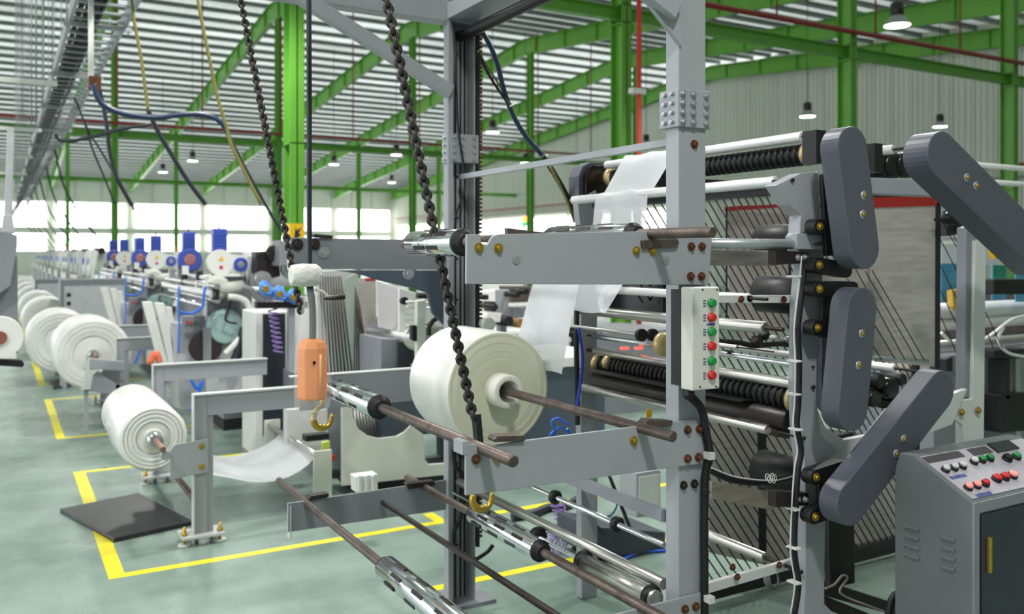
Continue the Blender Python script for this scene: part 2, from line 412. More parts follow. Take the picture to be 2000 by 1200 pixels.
# ================================================================== NEAR WINDING FRAME
V0, V1 = 2.4, 4.2             # planes of its near and far side
UA, UB = 1.277, 1.889         # where the two shafts of each level lie
frame = thing('film_winder', 'tall grey steel winding frame with two columns, standing across the middle', 'machine', (2.13, 3.3, 0))
def bolt(g, x, y, z, r=.011, d=-1, t=.012):
    g.cyl((x, y, z), (x, y + d * t * .35, z), r * 1.7, 12); g.cyl((x, y, z), (x, y + d * t, z), r, 6)
g = G().box(2.07, 2.197, V0 + .012, V0 + .082, 0, 3.2); g.build('column', GREY, frame, bevel=.004)
g = G()                                              # far column: a channel open towards the front
g.box(2.06, 2.068, V1, V1 + .1, 0, 3.1).box(2.068, 2.195, V1 + .085, V1 + .1, 0, 3.1).box(2.19, 2.198, V1, V1 + .1, 0, 3.1)
g.box(2.035, 2.06, V1 - .01, V1 + .01, 0, 3.1)
g.build('column', GREY, frame)
g = G()
for x in (2.095, 2.12, 2.15, 2.175): g.box(x - .003, x + .003, V1 + .075, V1 + .085, 0, 3.05)
g.build('guide_rib', DKSTEEL, frame)
g = G()
for z in [.3 + .22 * i for i in range(13)]: g.cyl((2.13, V1 + .085, z), (2.13, V1 + .078, z), .006, 8)
g.build('bolt_hole', BLACK, frame)
G().box(1.95, 2.3, V1 - .05, V1 + .2, 0, .02).build('base_plate', GREY2, frame)
G().box(1.95, 2.3, V0 - .1, V0 + .18, 0, .02).build('base_plate', GREY2, frame)
# side plates
def side_plate(poly, y, m=GREY, th=.012, flange=True):
    o = G().prism(poly, y, y + th).build('side_plate', m, frame, bevel=.002)
    return o
P = lambda pts, y: poly_y(pts, y)
yF = V0 - .004
side_plate(P([(912, 458), (938, 458), (940, 476), (952, 479), (962, 462), (972, 458), (1392, 449), (1384, 557), (911, 555)], yF), yF)
side_plate(P([(910, 868), (934, 868), (936, 877), (1018, 862), (1240, 834), (1300, 826), (1364, 820), (1378, 836), (1380, 905), (910, 969)], yF), yF)
side_plate([(1.22, .50), (2.2, .50), (2.2, .66), (1.22, .66)], yF)
yR = V1 - .02
side_plate(P([(566, 464), (872, 470), (874, 527), (565, 525)], yR), yR, GREY2)
side_plate([(1.24, 1.115), (2.06, 1.115), (2.06, 1.275), (1.24, 1.275)], yR, GREY2)
side_plate(P([(563, 984), (872, 938), (872, 996), (563, 1040)], yR), yR, GREY2)
for z in (1.282,):                                   # bright folded edges of the far plates
    G().box(1.2, 2.06, yR - .004, yR + .05, z - .006, z).build('folded_edge', LIGHT, frame)
for za_, zb_ in ((.51, .67), (1.79, 1.94)): G().box(1.194, 1.2, yR - .004, yR + .045, za_, zb_).build('folded_edge', LIGHT, frame)
# splice joints with bolts
for (y, x0, x1, z0, z1) in ((V0 + .012, 2.07, 2.197, 2.315, 2.45), (V1, 2.06, 2.198, 2.35, 2.5)):
    sp = G().box(x0 - .014, x1 + .014, y - .014, y + .09, z0, z1).build('splice_plate', GREY, frame, bevel=.003)
    for i, bx in enumerate([x0 + .006, (x0 + x1) / 2 - .01, x1 - .012]):
        for j in range(4):
            g = G(); bolt(g, bx, y - .014, z0 + .018 + j * (z1 - z0 - .036) / 3, .0075, -1, .014); g.build('bolt', ZINC, sp)
    for j in range(4):
        for yy in (y + .015, y + .055):
            z = z0 + .018 + j * (z1 - z0 - .036) / 3
            G().cyl((x0 - .014, yy, z), (x0 - .028, yy, z), .008, 6).build('bolt', ZINC, sp)
# bolts on the plates
for px, py, m in ((935, 484, BRASS), (973, 485, BRASS), (1242, 490, BRASS), (1274, 490, BRASS), (1349, 482, RUST), (1370, 482, RUST), (1348, 540, RUST), (1369, 540, RUST),
                  (1355, 282, RUST), (929, 897, RUST), (970, 895, BRASS), (1237, 861, BRASS), (1342, 840, RUST), (1365, 838, RUST), (1342, 896, RUST), (1363, 893, RUST),
                  (1334, 948, DKSTEEL), (1355, 945, DKSTEEL), (1337, 1190, RUST), (1358, 1185, RUST)):
    y = yF if not (230 < py < 300 or 940 < py < 950) else V0 + .012
    q = on_y(px, py, y); g = G(); bolt(g, q[0], y, q[2], .009, -1, .016); g.build('bolt', m, frame)
for px, py in ((1008, 508), (1300, 509)):
    q = on_y(px, py, yF); G().lathe([(-.001, .014), (-.004, .013)], (q[0], yF, q[2]), 'y', 16).build('plug', ZINC, frame)
for px, py in ((632, 493), (580, 478), (613, 477), (797, 535)):
    q = on_y(px, py, yR); g = G(); bolt(g, q[0], yR, q[2], .017, -1, .03); g.build('bolt', DKSTEEL if py < 480 else ZINC, frame)
# braces and top beams
for y in (V1 - .03, V0 - .01):
    a, b_ = Vector((2.035, y, 2.712)), Vector((1.0, y, 3.21))
    g = G(); d = (b_ - a).normalized(); nrm = Vector((-d.z, 0, d.x))
    g.bar(a, b_, .07, .008, nrm); g.bar(a + nrm * -.032, b_ + nrm * -.032, .07, .008, nrm)
    w = .07
    g = G().bar(a, b_, .05, w, nrm).build('brace', GREY, frame, bevel=.004)
G().prism([(2.075, 2.78), (2.075, 2.60), (1.85, 2.80), (1.62, 3.02), (1.62, 3.12), (2.075, 3.12)], V0 + .0, V0 + .02).build('gusset', GREY, frame)
for y in (V1, V0):
    G().box(.3, 2.2, y, y + .1, 3.09, 3.2).build('top_beam', GREY, frame, bevel=.004)
G().box(2.03, 2.23, V0 + .02, V1 + .1, 3.1, 3.18).build('top_beam', GREY, frame)
G().cyl((2.13, V0 + .05, 3.03), (2.13, V1 + .05, 3.03), .03, 12).build('tie_rod', BLACK, frame)
G().bar((2.12, V1, 2.275), (2.12, V0 + .04, 2.275), .03, .026).build('tie_bar', GREY, frame)
# longitudinal bar to the unit on the right
G().cyl((2.2, V0 + .06, 1.905), (2.83, V0 + .0, 1.905), .02, 16).build('linking_tube', ZINC, frame)
# rollers and rods low in the frame, all running from the near side to the far side
def vline(px, py, y):                                # a point seen at px,py on the plane y gives (x, z) of a bar along y
    q = on_y(px, py, y); return q[0], q[2]
def vbar(name, px, py, y, ya, yb, r, m, parent, n=20):
    x, z = vline(px, py, y); return G().cyl((x, ya, z), (x, yb, z), r, n).build(name, m, parent)
vbar('guide_roller', 1290, 1138, 2.52, 2.5, 4.15, .021, BRUSHED, frame)
vbar('guide_roller', 1290, 1062, 2.52, 2.5, 4.15, .011, CHROME, frame)
x, z = vline(1290, 1062, 2.52)
for px in (1085, 1206):
    q = on_x(px, 1000, x); G().lathe([(-.012, .02), (-.006, .03), (.012, .03), (.016, .02)], (x, q[1], z), 'y', 20).build('rubber_collar', BLACK, frame)
x, z = vline(1290, 1005, 2.52)
G().box(x - .012, x + .012, 2.5, 4.15, z - .022, z + .022).build('cross_bar', GREY2, frame)
x, z = vline(1282, 1172, 2.5)
G().cyl((x, 2.5, z), (x, 2.95, z), .032, 24).build('slotted_roller', BRUSHED, frame); G().cyl((x, 2.95, z), (x, 4.15, z), .01, 12).build('guide_roller', CHROME, frame)
for px in (1272, 1140, 1050):
    q = on_x(px, 1150, x); G().lathe([(-.02, .02), (-.012, .042), (.012, .042), (.02, .03)], (x, q[1], z), 'y', 24).build('rubber_collar', BLACK, frame)
vbar('guide_roller', 990, 1140, 2.9, 2.5, 4.15, .013, DKSTEEL, frame)
# latches on the plates
for poly in ([(1255, 826), (1262, 818), (1310, 821), (1308, 832), (1257, 836)], [(960, 858), (966, 850), (1020, 849), (1022, 861), (962, 863)],
             [(1250, 470), (1318, 466), (1323, 474), (1318, 484), (1252, 486)]):
    G().prism(P(poly, yF), yF - .014, yF + .03).build('latch', STEEL, frame, bevel=.004)
for poly in ([(610, 464), (648, 466), (648, 460), (612, 457)], [(605, 967), (640, 962), (640, 970), (600, 976)], [(792, 944), (845, 938), (848, 948), (796, 955)]):
    G().prism(P(poly, yR), yR - .02, yR + .03).build('latch', DKSTEEL, frame, bevel=.004)
G().prism(P([(985, 446), (1060, 455), (1058, 463), (985, 458)], V0 + .05), V0 + .03, V0 + .05).build('latch', STEEL, frame)
G().box(1.21, 1.23, yF - .002, yF + .06, 1.26, 1.30).build('stop_block', GREY, frame)
# rusty top edge chain and a pulley on the far column
q = on_y(932, 632, V1); G().lathe([(-.05, .036), (-.01, .036), (-.01, .024), (.03, .024)], (2.23, V1 - .05, q[2]), 'y', 20).build('pulley', CREAM, frame)
G().box(2.205, 2.22, V1 - .01, V1 + .03, .3, 3.1).build('slide_rail', DKSTEEL, frame)
g = G(); zz = .35
while zz < 3.05:
    g.box(2.222, 2.236, V1 - .01, V1 + .01, zz, zz + .012); zz += .022
g.build('lift_chain', RUST, frame)
for pts, r in (([(882, 40), (890, 90), (892, 180), (895, 250), (905, 320), (908, 370), (897, 400), (888, 430)], .006),):
    G().tube(smooth_path([on_y(a, b, V1 - .03) for a, b in pts]), r, 8).build('cable', BLACK, frame)
G().tube(smooth_path([on_y(a, b, V1 - .03) for a, b in [(885, 880), (890, 910), (905, 935), (900, 1010), (886, 1040), (890, 1075), (920, 1095), (950, 1080), (963, 1065)]]), .011, 8).build('cable', BLACK, frame)

# ---- winding shafts with expanding chucks
def shaft(name, label, x, z, ya, yb, c0, c1, r=.018, R=.046, blue=True):
    t = thing(name, label, 'shaft', (x, (ya + yb) / 2, z), 'winding shafts with chrome chucks')
    G().lathe([(ya, r * .8), (ya + .004, r), (yb - .004, r), (yb, r * .8)], (x, 0, z), 'y', 20).build('rod', STEEL, t)
    ch = G().lathe([(c0, R * .9), (c0 + .006, R), (c1 - .006, R), (c1, R * .9)], (x, 0, z), 'y', 40).build('chuck', CHROME, t)
    L = c1 - c0
    for a in range(6):
        an = math.radians(a * 60 + 22)
        for k in range(3 if L > .45 else 2):
            y0 = c0 + L * (.14 + .27 * k) + (.05 if a % 2 else 0)
            cx, cz = x + math.cos(an) * R, z + math.sin(an) * R
            u = Vector((-math.sin(an), 0, math.cos(an))); nn = Vector((math.cos(an), 0, math.sin(an)))
            g = G(); vs = []
            for yy in (y0, y0 + .085):
                for s, h in ((-.007, -.004), (.007, -.004), (.007, .002), (-.007, .002)):
                    vs.append(Vector((cx, yy, cz)) + u * s + nn * h)
            g.add(vs, [(0, 1, 2, 3), (7, 6, 5, 4), (0, 4, 5, 1), (1, 5, 6, 2), (2, 6, 7, 3), (3, 7, 4, 0)])
            g.build('expanding_key', DKSTEEL, ch)
    G().lathe([(c0 - .035, r + .004), (c0 - .033, R * .78), (c0 - .012, R * .8), (c0 - .011, R * 1.03), (c0 + .002, R * 1.04), (c0 + .004, R)], (x, 0, z), 'y', 32).build('end_collar', BLACK, t)
    g = G().cyl((x, c1, z), (x, c1 + .02, z), R * .8, 24).build('end_collar', BLACK, t)
    return t
shaft('winding_shaft', 'brown shaft with a chrome chuck crossing the left end of the middle plate', UA, 1.272, 2.20, 4.32, 3.25, 3.86)
s = shaft('winding_shaft', 'brown shaft lying through the core of the big cream film roll', UB, 1.275, 2.225, 4.32, 3.6, 3.75, R=.044)
shaft('winding_shaft', 'shaft with a chrome chuck on top of the upper plate, beside the near column', UB + .045, 1.937, 2.09, 4.32, 2.50, 3.03, R=.040)
shaft('winding_shaft', 'shaft whose chrome chuck shows left of the upper plate end, behind the chain', UA, 1.905, 2.43, 3.0, 2.53, 2.91, R=.043)
shaft('winding_shaft', 'lowest brown shaft running down to a chrome chuck at the bottom of the picture', UA, .668, 2.12, 4.68, 2.47, 3.17, R=.048)
shaft('winding_shaft', 'lower brown shaft whose chrome chuck crosses the far column', UB, .668, 2.12, 4.40, 3.05, 3.62, R=.043)

# ---- the big film roll
roll = thing('film_roll', 'big cream plastic film roll hanging on a shaft in the frame', 'film roll', (UB, 3.6, 1.275))
prof = [(3.385, .235), (3.372, .247), (3.385, .25), (3.58, .251), (3.78, .25), (3.80, .245)]
G().lathe([(3.385, .075), (3.384, .1), (3.384, .15), (3.383, .2), (3.384, .2455)] + [(3.39, .25), (3.58, .2515), (3.78, .25), (3.795, .246), (3.796, .075)], (UB, 0, 1.275), 'y', 96, cap=False).build('wound_film', FILM, roll)
g = G()
for i, rr in enumerate((.236, .205, .17, .13)):
    g.lathe([(3.3815, rr + .006), (3.3808, rr + .004), (3.3808, rr - .004), (3.3815, rr - .006)], (UB, 0, 1.275), 'y', 72, cap=False)
g.lathe([(3.3825, .247), (3.3815, .246), (3.3815, .074), (3.3825, .073)], (UB, 0, 1.275), 'y', 96, cap=False)
g.build('roll_face', FILMF, roll)
G().lathe([(3.30, .046), (3.297, .05), (3.297, .069), (3.302, .073), (3.84, .073), (3.84, .046)], (UB, 0, 1.275), 'y', 48, close=True).build('paper_core', mat('paper_core', (222, 220, 208), .6, var=.03), roll)

# ---- hanging chains, hooks, pendant
def chain(name, label, p, q, pitch=.026, w=.011, r=.0045):
    g = G(); p, q = Vector(p), Vector(q); L = (q - p).length; d = (q - p) / L
    a = d.cross(Vector((.3, 1, .1))).normalized(); b_ = d.cross(a); n_ = int(L / pitch)
    for i in range(n_):
        g.torus(p + d * (i + .5) * pitch, w * .75, r, d, a if i % 2 else b_, 10, 6, sx=1.35)
    return tag(g.build(name, CHAINM), label, 'chain', 'hoist chains')
c1b = on_y(925, 822, 2.7)
dc = Vector(on_y(925, 822, 2.7)) - Vector(on_y(755, 0, 2.7)); top = Vector(c1b) - dc * 1.28
chain('hoist_chain', 'thick dark chain slanting down past the big cream film roll', top, c1b, .022, .0145, .009)
top2 = Vector(on_y(470, 0, 3.6)); c2b = Vector(on_y(588, 612, 3.6)); top2 = c2b - (c2b - top2) * 1.1
chain('hoist_chain', 'thinner dark chain slanting down behind the orange pendant', top2, c2b, .019, .012, .0075)
def hook(label, c, R, r, m=BRASS):
    t = thing('lifting_hook', label, 'hook', c, 'yellow lifting hooks')
    pts = []
    for i in range(19):
        a = math.radians(150 + i * 235 / 18); pts.append((c[0] + R * math.cos(a), c[1], c[2] + R * math.sin(a)))
    rr = [r * (.75 + .5 * math.sin(math.pi * min(1, i / 18 + .12))) for i in range(19)]; rr[-1] = r * .3
    G().tube(pts, rr, 12).build('hook_bend', m, t)
    G().tube([pts[0], (c[0] - R * .7, c[1], c[2] + R * 1.0), (c[0], c[1], c[2] + R * 1.45), (c[0], c[1], c[2] + R * 2.0)], [r * .9, r * .8, r * .8, r * .9], 12).build('hook_shank', m, t)
    return t
hk = on_y(942, 974, 2.66); hook('gold coloured hook hanging under the middle side plate', hk, .037, .011)
G_ = G().bar((hk[0] - .002, hk[1], hk[2] + .07), (c1b[0] + .01, c1b[1], c1b[2] + .02), .022, .03); tag(G_.build('hook_block', BLACK), 'black chain block end standing behind the middle plate, above the gold hook', 'hook block')
hk2 = on_y(630, 818, 3.25); hook('gold coloured hook just under the bagged orange pendant', hk2, .035, .011)
pc = on_y(610, 720, 3.2)
t = thing('hoist_pendant', 'orange hoist control pendant wrapped in a clear plastic bag', 'remote control', pc)
def pz(py): return on_y(610, py, 3.2)[2]
g = G().lathe([(pz(780), .048), (pz(777), .056), (pz(680), .056), (pz(668), .046), (pz(662), .03)], (pc[0], pc[1], 0), 'z', 8); g.sm = [False] * len(g.f)
g.build('pendant_body', ORANGE, t, bevel=.004)
G().cyl((pc[0] - .012, pc[1] - .058, pz(705)), (pc[0] - .012, pc[1] - .064, pz(705)), .006, 10).build('button', BLACK, t)
G().tube([(pc[0] + .012, pc[1] - .045, pz(780)), (pc[0] + .012, pc[1] - .06, pz(730)), (pc[0] + .012, pc[1] - .06, pz(690))], .004, 6).build('moulded_rib', mat('pale_orange_plastic', (240, 178, 120), .5), t)
prof = [(pz(822), .008), (pz(815), .035), (pz(795), .062), (pz(760), .068), (pz(700), .062), (pz(640), .046), (pz(600), .034), (pz(565), .018)]
g = G(); rs = []
for a, rr in prof:
    rs.append([(pc[0] + math.cos(t_) * rr * (1 + .09 * math.sin(5 * t_ + a * 30)), pc[1] + math.sin(t_) * rr * (1 + .09 * math.cos(4 * t_ + a * 20)), a) for t_ in (2 * math.pi * k / 28 for k in range(28))])
g.rings(rs, False).build('plastic_bag', BAG, t)
G().tube(smooth_path([on_y(605, 560, 3.2), on_y(610, 600, 3.2), on_y(611, 640, 3.2), (pc[0], pc[1], pz(666))]), .013, 10).build('cable_gland', CABLE, t)
G().tube(smooth_path([on_y(603, -60, 3.2), on_y(604, 200, 3.2), on_y(604, 400, 3.2), on_y(605, 570, 3.2)]), .0095, 10).build('pendant_cable', CABLE, t)
g = G().lathe([(-.055, .028), (-.05, .038), (-.01, .043), (.04, .041), (.055, .030)], on_y(596, 538, 3.18), 'x', 20); g.build('wrapped_cloth', mat('white_wrap_cloth', (222, 222, 214), .8, var=.08, bump=.8, bscale=60), t)
g = G().tube(smooth_path([on_y(a, b, 3.15) for a, b in ((615, 565), (630, 570), (642, 580), (655, 580), (668, 582))]), [.008, .006, .005, .006, .005, .006] + [.005] * 19, 8); g.build('cable_tie', CREAM, t)
G().tube([on_y(632, 584, 3.1), on_y(655, 582, 3.1), on_y(672, 579, 3.1)], [.005, .009, .012], 8).build('tie_clip', DKSTEEL, t)

# ---- push-button box on the near column
bx = 2.155; t = thing('push_button_box', 'cream push-button station with three green and three red buttons on the near column', 'control box', (bx, 2.33, 1.57))
xa, xb = on_y(1352, 660, 2.30)[0], on_y(1406, 660, 2.30)[0]; za, zb = on_y(1380, 762, 2.30)[2], on_y(1380, 561, 2.30)[2]
G().box(xa, xb, 2.30, 2.36, za, zb).build('box_body', mat('cream_plastic', (214, 214, 206), .45, var=.02), t, bevel=.006)
G().box(xa - .0, xb + .0, 2.36, V0 + .01, za + .01, zb - .01).build('box_back', BLACK, t)
for i, py in enumerate((592, 620, 648, 676, 705, 733)):
    q = on_y(1388, py, 2.30)
    bt = G().lathe([(0, .0155), (-.006, .0155), (-.006, .0135), (-.016, .0135), (-.019, .011)], (q[0], 2.30, q[2]), 'y', 24).build('button', REDB if i % 2 else GREENB, t)
    bt['label'] = 'red push button' if i % 2 else 'green push button'
    g = G()
    for j in range(3): g.box(q[0] - .034, q[0] - .022, 2.2985, 2.30, q[2] - .012 + j * .009, q[2] - .008 + j * .009)
    g.build('lettering', INKB, t)
q = on_y(1388, 634, 2.3); G().box(q[0] - .018, q[0] + .016, 2.2985, 2.30, q[2] - .003, q[2] + .004).build('lettering', INKB, t)
for px, py in ((1372, 566), (1400, 566), (1367, 756), (1398, 755)):
    q = on_y(px, py, 2.3); G().cyl((q[0], 2.3, q[2]), (q[0], 2.297, q[2]), .003, 8).build('screw', DKSTEEL, t)
G().lathe([(za - .035, .012), (za - .03, .018), (za, .02)], ((xa + .02), 2.34, 0), 'z', 16).build('cable_gland', BLACK, t)
hose = smooth_path([(xa + .02, 2.34, za - .02), on_y(1370, 800, 2.37), on_y(1380, 850, 2.38), on_y(1386, 890, 2.38), on_y(1378, 925, 2.38), on_y(1376, 1000, 2.39), on_y(1376, 1100, 2.39), on_y(1376, 1220, 2.39)], 8)
g = G().tube(hose, .0135, 12)
for i in range(0, len(hose) - 1):
    for f in (0, .33, .66):
        p = hose[i].lerp(hose[i + 1], f); d = (hose[i + 1] - hose[i]).normalized(); u = d.cross(Vector((0, 1, .01))).normalized(); g.torus(p, .0135, .002, u, d.cross(u), 12, 4)
tag(g.build('corrugated_hose', BLACK), 'black corrugated hose down the right edge of the near column', 'hose')
for py in (890, 1170):
    q = on_y(1384, py, 2.37); tag(G().box(q[0] - .012, q[0] + .012, 2.35, 2.385, q[2] - .012, q[2] + .012).build('hose_clip', LIGHT), 'small white clip holding the black corrugated hose, ' + ('beside the middle plate' if py < 1000 else 'near the bottom of the column'), 'clip')

# ================================================================== TAKE-UP UNIT ON THE RIGHT
tk = thing('take_up_unit', 'grey roller frame on the right with many rollers, black levers and side brackets', 'machine', (2.9, 3.2, 0))
yN, yFar = 2.42, 3.95
def pl(name, pts, y, th, m, bev=.003, par=tk):
    return G().prism(P(pts, y), y, y + th).build(name, m, par, bevel=bev)
pl('side_frame', [(1516, 362), (1565, 338), (1598, 336), (1604, 430), (1610, 458), (1627, 460), (1627, 488), (1611, 490), (1606, 560), (1601, 640), (1598, 760), (1597, 800), (1604, 850), (1640, 880), (1612, 900), (1592, 940), (1597, 985), (1612, 1000), (1610, 1180), (1640, 1210), (1690, 1260), (1690, 1300), (1565, 1300), (1573, 1150), (1574, 1000), (1572, 900), (1566, 860), (1562, 760), (1565, 600), (1572, 520), (1560, 488), (1556, 462), (1562, 455), (1564, 420), (1540, 400)], yN, .06, GREY)
x0 = on_y(1575, 1250, yN)[0]; G().box(x0, x0 + .12, yN, yN + .06, 0, .35).build('foot', GREY, tk)
pl('cross_beam', [(1606, 345), (1700, 347), (1835, 352), (1845, 384), (1720, 379), (1606, 372)], yN + .02, .08, GREY)
pl('side_frame', [(1128, 392), (1164, 372), (1178, 420), (1168, 470), (1166, 700), (1168, 900), (1166, 1171), (1136, 1171), (1134, 700), (1136, 470)], yFar, .05, GREY)
pl('fixing_lug', [(1556, 456), (1627, 459), (1627, 489), (1556, 487)], yN - .03, .03, GREY)
# rollers, all running from near side to far side
def roller(px, py, y, ya, yb, r, m, name='roller'):
    x, z = vline(px, py, y); o = G().lathe([(ya, r * .85), (ya + .004, r), (yb - .004, r), (yb, r * .85)], (x, 0, z), 'y', 28).build(name, m, tk)
    G().cyl((x, yN - .01, z), (x, yFar, z), r * .35, 12).build('axle', DKSTEEL, o)
    return x, z
R1 = roller(1575, 266, 2.5, 2.52, 3.86, .021, ALU)
R2 = roller(1515, 355, 2.5, 2.50, 3.92, .022, ALU)
roller(1555, 712, 2.5, 2.5, 3.9, .014, CHROME); R3 = roller(1555, 751, 2.5, 2.5, 3.88, .024, BRUSHED)
roller(1500, 840, 2.6, 2.6, 3.92, .020, BRUSHED); roller(1495, 1090, 2.6, 2.6, 3.9, .021, BRUSHED)
K = roller(1300, 622, 3.1, 2.5, 3.8, .024, BRUSHED); roller(1255, 655, 3.2, 2.6, 3.8, .009, BRUSHED)
roller(1300, 573, 3.0, 2.5, 3.8, .018, ALU)
roller(1745, 292, 2.5, 2.5, 3.8, .02, ALU)
for px in (1255, 1277):
    q = on_y(px, 655, 3.1); G().lathe([(0, .028), (.02, .028)], q, 'y', 24).build('pulley', BLACK, tk)
# black ribbed rollers with wooden end discs
def ribbed(px, py, y, r, ya, yb, cx=0):
    x, z = vline(px, py, y); g = G().cyl((x, ya, z), (x, yb, z), r * .72, 24); yy = ya
    while yy < yb - .01:
        g.lathe([(yy, r * .7), (yy + .002, r), (yy + .014, r), (yy + .016, r * .7)], (x, 0, z), 'y', 16, cap=False); yy += .034
    o = g.build('ribbed_roller', BLACK, tk)
    for ye, s in ((ya, -1), (yb, 1)):
        G().lathe([(ye - .02, r * .5), (ye - .012, r * 1.0), (ye + .004, r * 1.08), (ye + .018, r * .9)], (x, 0, z), 'y', 28).build('end_disc', GOLD, o)
ribbed(1590, 300, 2.5, .046, 2.53, 3.85)
ribbed(1560, 782, 2.5, .052, 2.52, 3.86)
x, z = vline(1560, 825, 2.5); G().cyl((x - .01, 2.52, z), (x - .01, 3.86, z), .055, 32).build('rubber_roller', mat('dark_brown_rubber', (44, 38, 36), .35, var=.05), tk)
G().box(x - .12, x + .02, 2.7, 3.9, z + .06, z + .066).build('drip_tray', BLACK, tk)
x, z = vline(1560, 352, 2.5); G().box(x - .02, x + .05, 2.52, 3.9, z - .05, z - .01).build('cross_beam', BLACK, tk)
x, z = vline(1700, 330, 2.5)
for i, px in enumerate((1710, 1726, 1742, 1762)):
    q = on_y(px, 326 - i, 2.62); G().lathe([(0, .045 + .005 * (i > 2)), (.004, .06), (.036, .06), (.04, .05)], (q[0], 2.62 - i * .01, q[2]), 'y', 24).build('gear_wheel', BLACKG, tk)
q = on_y(1722, 306, 2.56); G().lathe([(0, .024), (.01, .034), (.05, .034)], q, 'y', 18).build('gear_wheel', BLACK, tk)
G().box(x - .05, x + .0, 2.44, 2.5, z - .02, z + .1).build('bearing_block', BLACK, tk)
q = on_y(1595, 290, yN); G().box(q[0] - .025, q[0] + .03, yN - .02, yN + .05, q[2] - .06, q[2] + .07).build('bearing_block', BLACK, tk)
# cylinders of the drives behind the post
for px, py, r in ((1527, 470, .075), (1527, 576, .088), (1527, 926, .09)):
    q = on_y(px, py, 2.95); G().lathe([(-.14, r * .8), (-.13, r), (.12, r), (.14, r * .7)], q, 'y', 28).build('drive_drum', BLACK, tk)
# flat bars reaching from the near column to the post
for pts, y, th, m in (([(1386, 487), (1515, 491), (1515, 520), (1386, 519)], 2.55, .01, mat('scuffed_steel_bar', (146, 142, 138), .35, .5, var=.15, stretch=(1, 1, 8))),
                      ([(1390, 577), (1560, 577), (1575, 585), (1560, 592), (1390, 592)], 2.5, .012, LIGHT),
                      ([(1390, 940), (1512, 962), (1512, 998), (1390, 975)], 2.6, .01, mat('brownish_bar', (150, 142, 128), .4, .3, var=.15, stretch=(1, 1, 8))),
                      ([(1384, 1140), (1560, 1090), (1572, 1095), (1572, 1105), (1384, 1160)], 2.5, .02, LIGHT)):
    pl('flat_bar', pts, y, th, m, .002)
for px, py in ((1447, 585), (1530, 585), (1439, 1127), (1521, 1104), (1430, 1108)):
    q = on_y(px, py, 2.49); g = G(); bolt(g, q[0], 2.49, q[2], .008); g.build('bolt', RUST, tk)
for py0, py1 in ((489, 518), (960, 992)):
    g = pl('pivot_bracket', [(1515, py0), (1580, py0 + 4), (1580, py1 - 4), (1515, py1)], 2.40, .04, DKSTEEL)
    for px in (1558, 1572):
        q = on_y(px, (py0 + py1) / 2, 2.40); h = G(); bolt(h, q[0], 2.40, q[2], .008); h.build('bolt', ZINC, tk)
q = [on_y(a, b, 2.55) for a, b in ((1500, 842), (1520, 848), (1545, 850), (1568, 842))]; G().tube(smooth_path(q), .014, 10).build('bent_lever', STEEL, tk)
q = [on_y(a, b, 2.5) for a, b in ((1508, 356), (1535, 354), (1577, 353))]; G().tube(q, .008, 8).build('bent_lever', BLACK, tk)
# black levers with brass bolts carrying the belt covers
def lever(ax_, ay_, bx_, by_, y=2.34, r=.03):
    a = on_y(ax_, ay_, y); b_ = on_y(bx_, by_, y)
    o = G().prism(stadium((a[0], a[2]), (b_[0], b_[2]), r), y, y + .05).build('lever_arm', BLACK, tk, bevel=.003)
    h = G(); bolt(h, a[0], y, a[2], .010); h.build('bolt', BRASS, o)
lever(1601, 443, 1650, 445); lever(1600, 518, 1655, 528); lever(1600, 565, 1668, 565); lever(1597, 641, 1650, 641)
lever(1594, 933, 1650, 915); lever(1592, 1010, 1650, 990)
pl('bracket_plate', [(1606, 340), (1640, 330), (1640, 500), (1615, 500)], 2.36, .02, BLACK)
pl('bracket_plate', [(1608, 560), (1660, 560), (1650, 660), (1606, 660)], 2.37, .02, BLACK)
pl('bracket_plate', [(1606, 640), (1650, 640), (1640, 830), (1604, 800)], 2.38, .02, CHAR)
pl('bracket_plate', [(1600, 915), (1665, 900), (1665, 1010), (1600, 1015)], 2.36, .02, BLACK)
pl('support_arm', [(1618, 880), (1640, 850), (1668, 845), (1670, 1140), (1622, 1150)], 2.62, .03, BLACK)
pl('side_frame', [(1597, 800), (1612, 835), (1650, 860), (1700, 850), (1740, 800), (1790, 780), (1830, 790), (1860, 770), (1890, 760), (1860, 830), (1780, 860), (1700, 890), (1650, 900), (1610, 930)], yN + .06, .03, LIGHT)
# third post
pl('post', [(1888, 445), (1906, 438), (1908, 760), (1904, 776), (1885, 776)], 2.52, .05, GREY2)
pl('post', [(1905, 470), (1926, 470), (1922, 860), (1915, 905), (1890, 905), (1880, 830), (1850, 812), (1826, 815), (1850, 785), (1900, 780)], 2.5, .02, LIGHT)
q = on_y(1905, 850, 2.5); G().box(q[0] - .03, q[0] + .03, 2.53, 2.58, 0, q[2] + .1).build('post', LIGHT, tk)
for px, py in ((1878, 806), (1910, 802)):
    q = on_y(px, py, 2.49); h = G(); bolt(h, q[0], 2.49, q[2], .01); h.build('bolt', BRASS, tk)
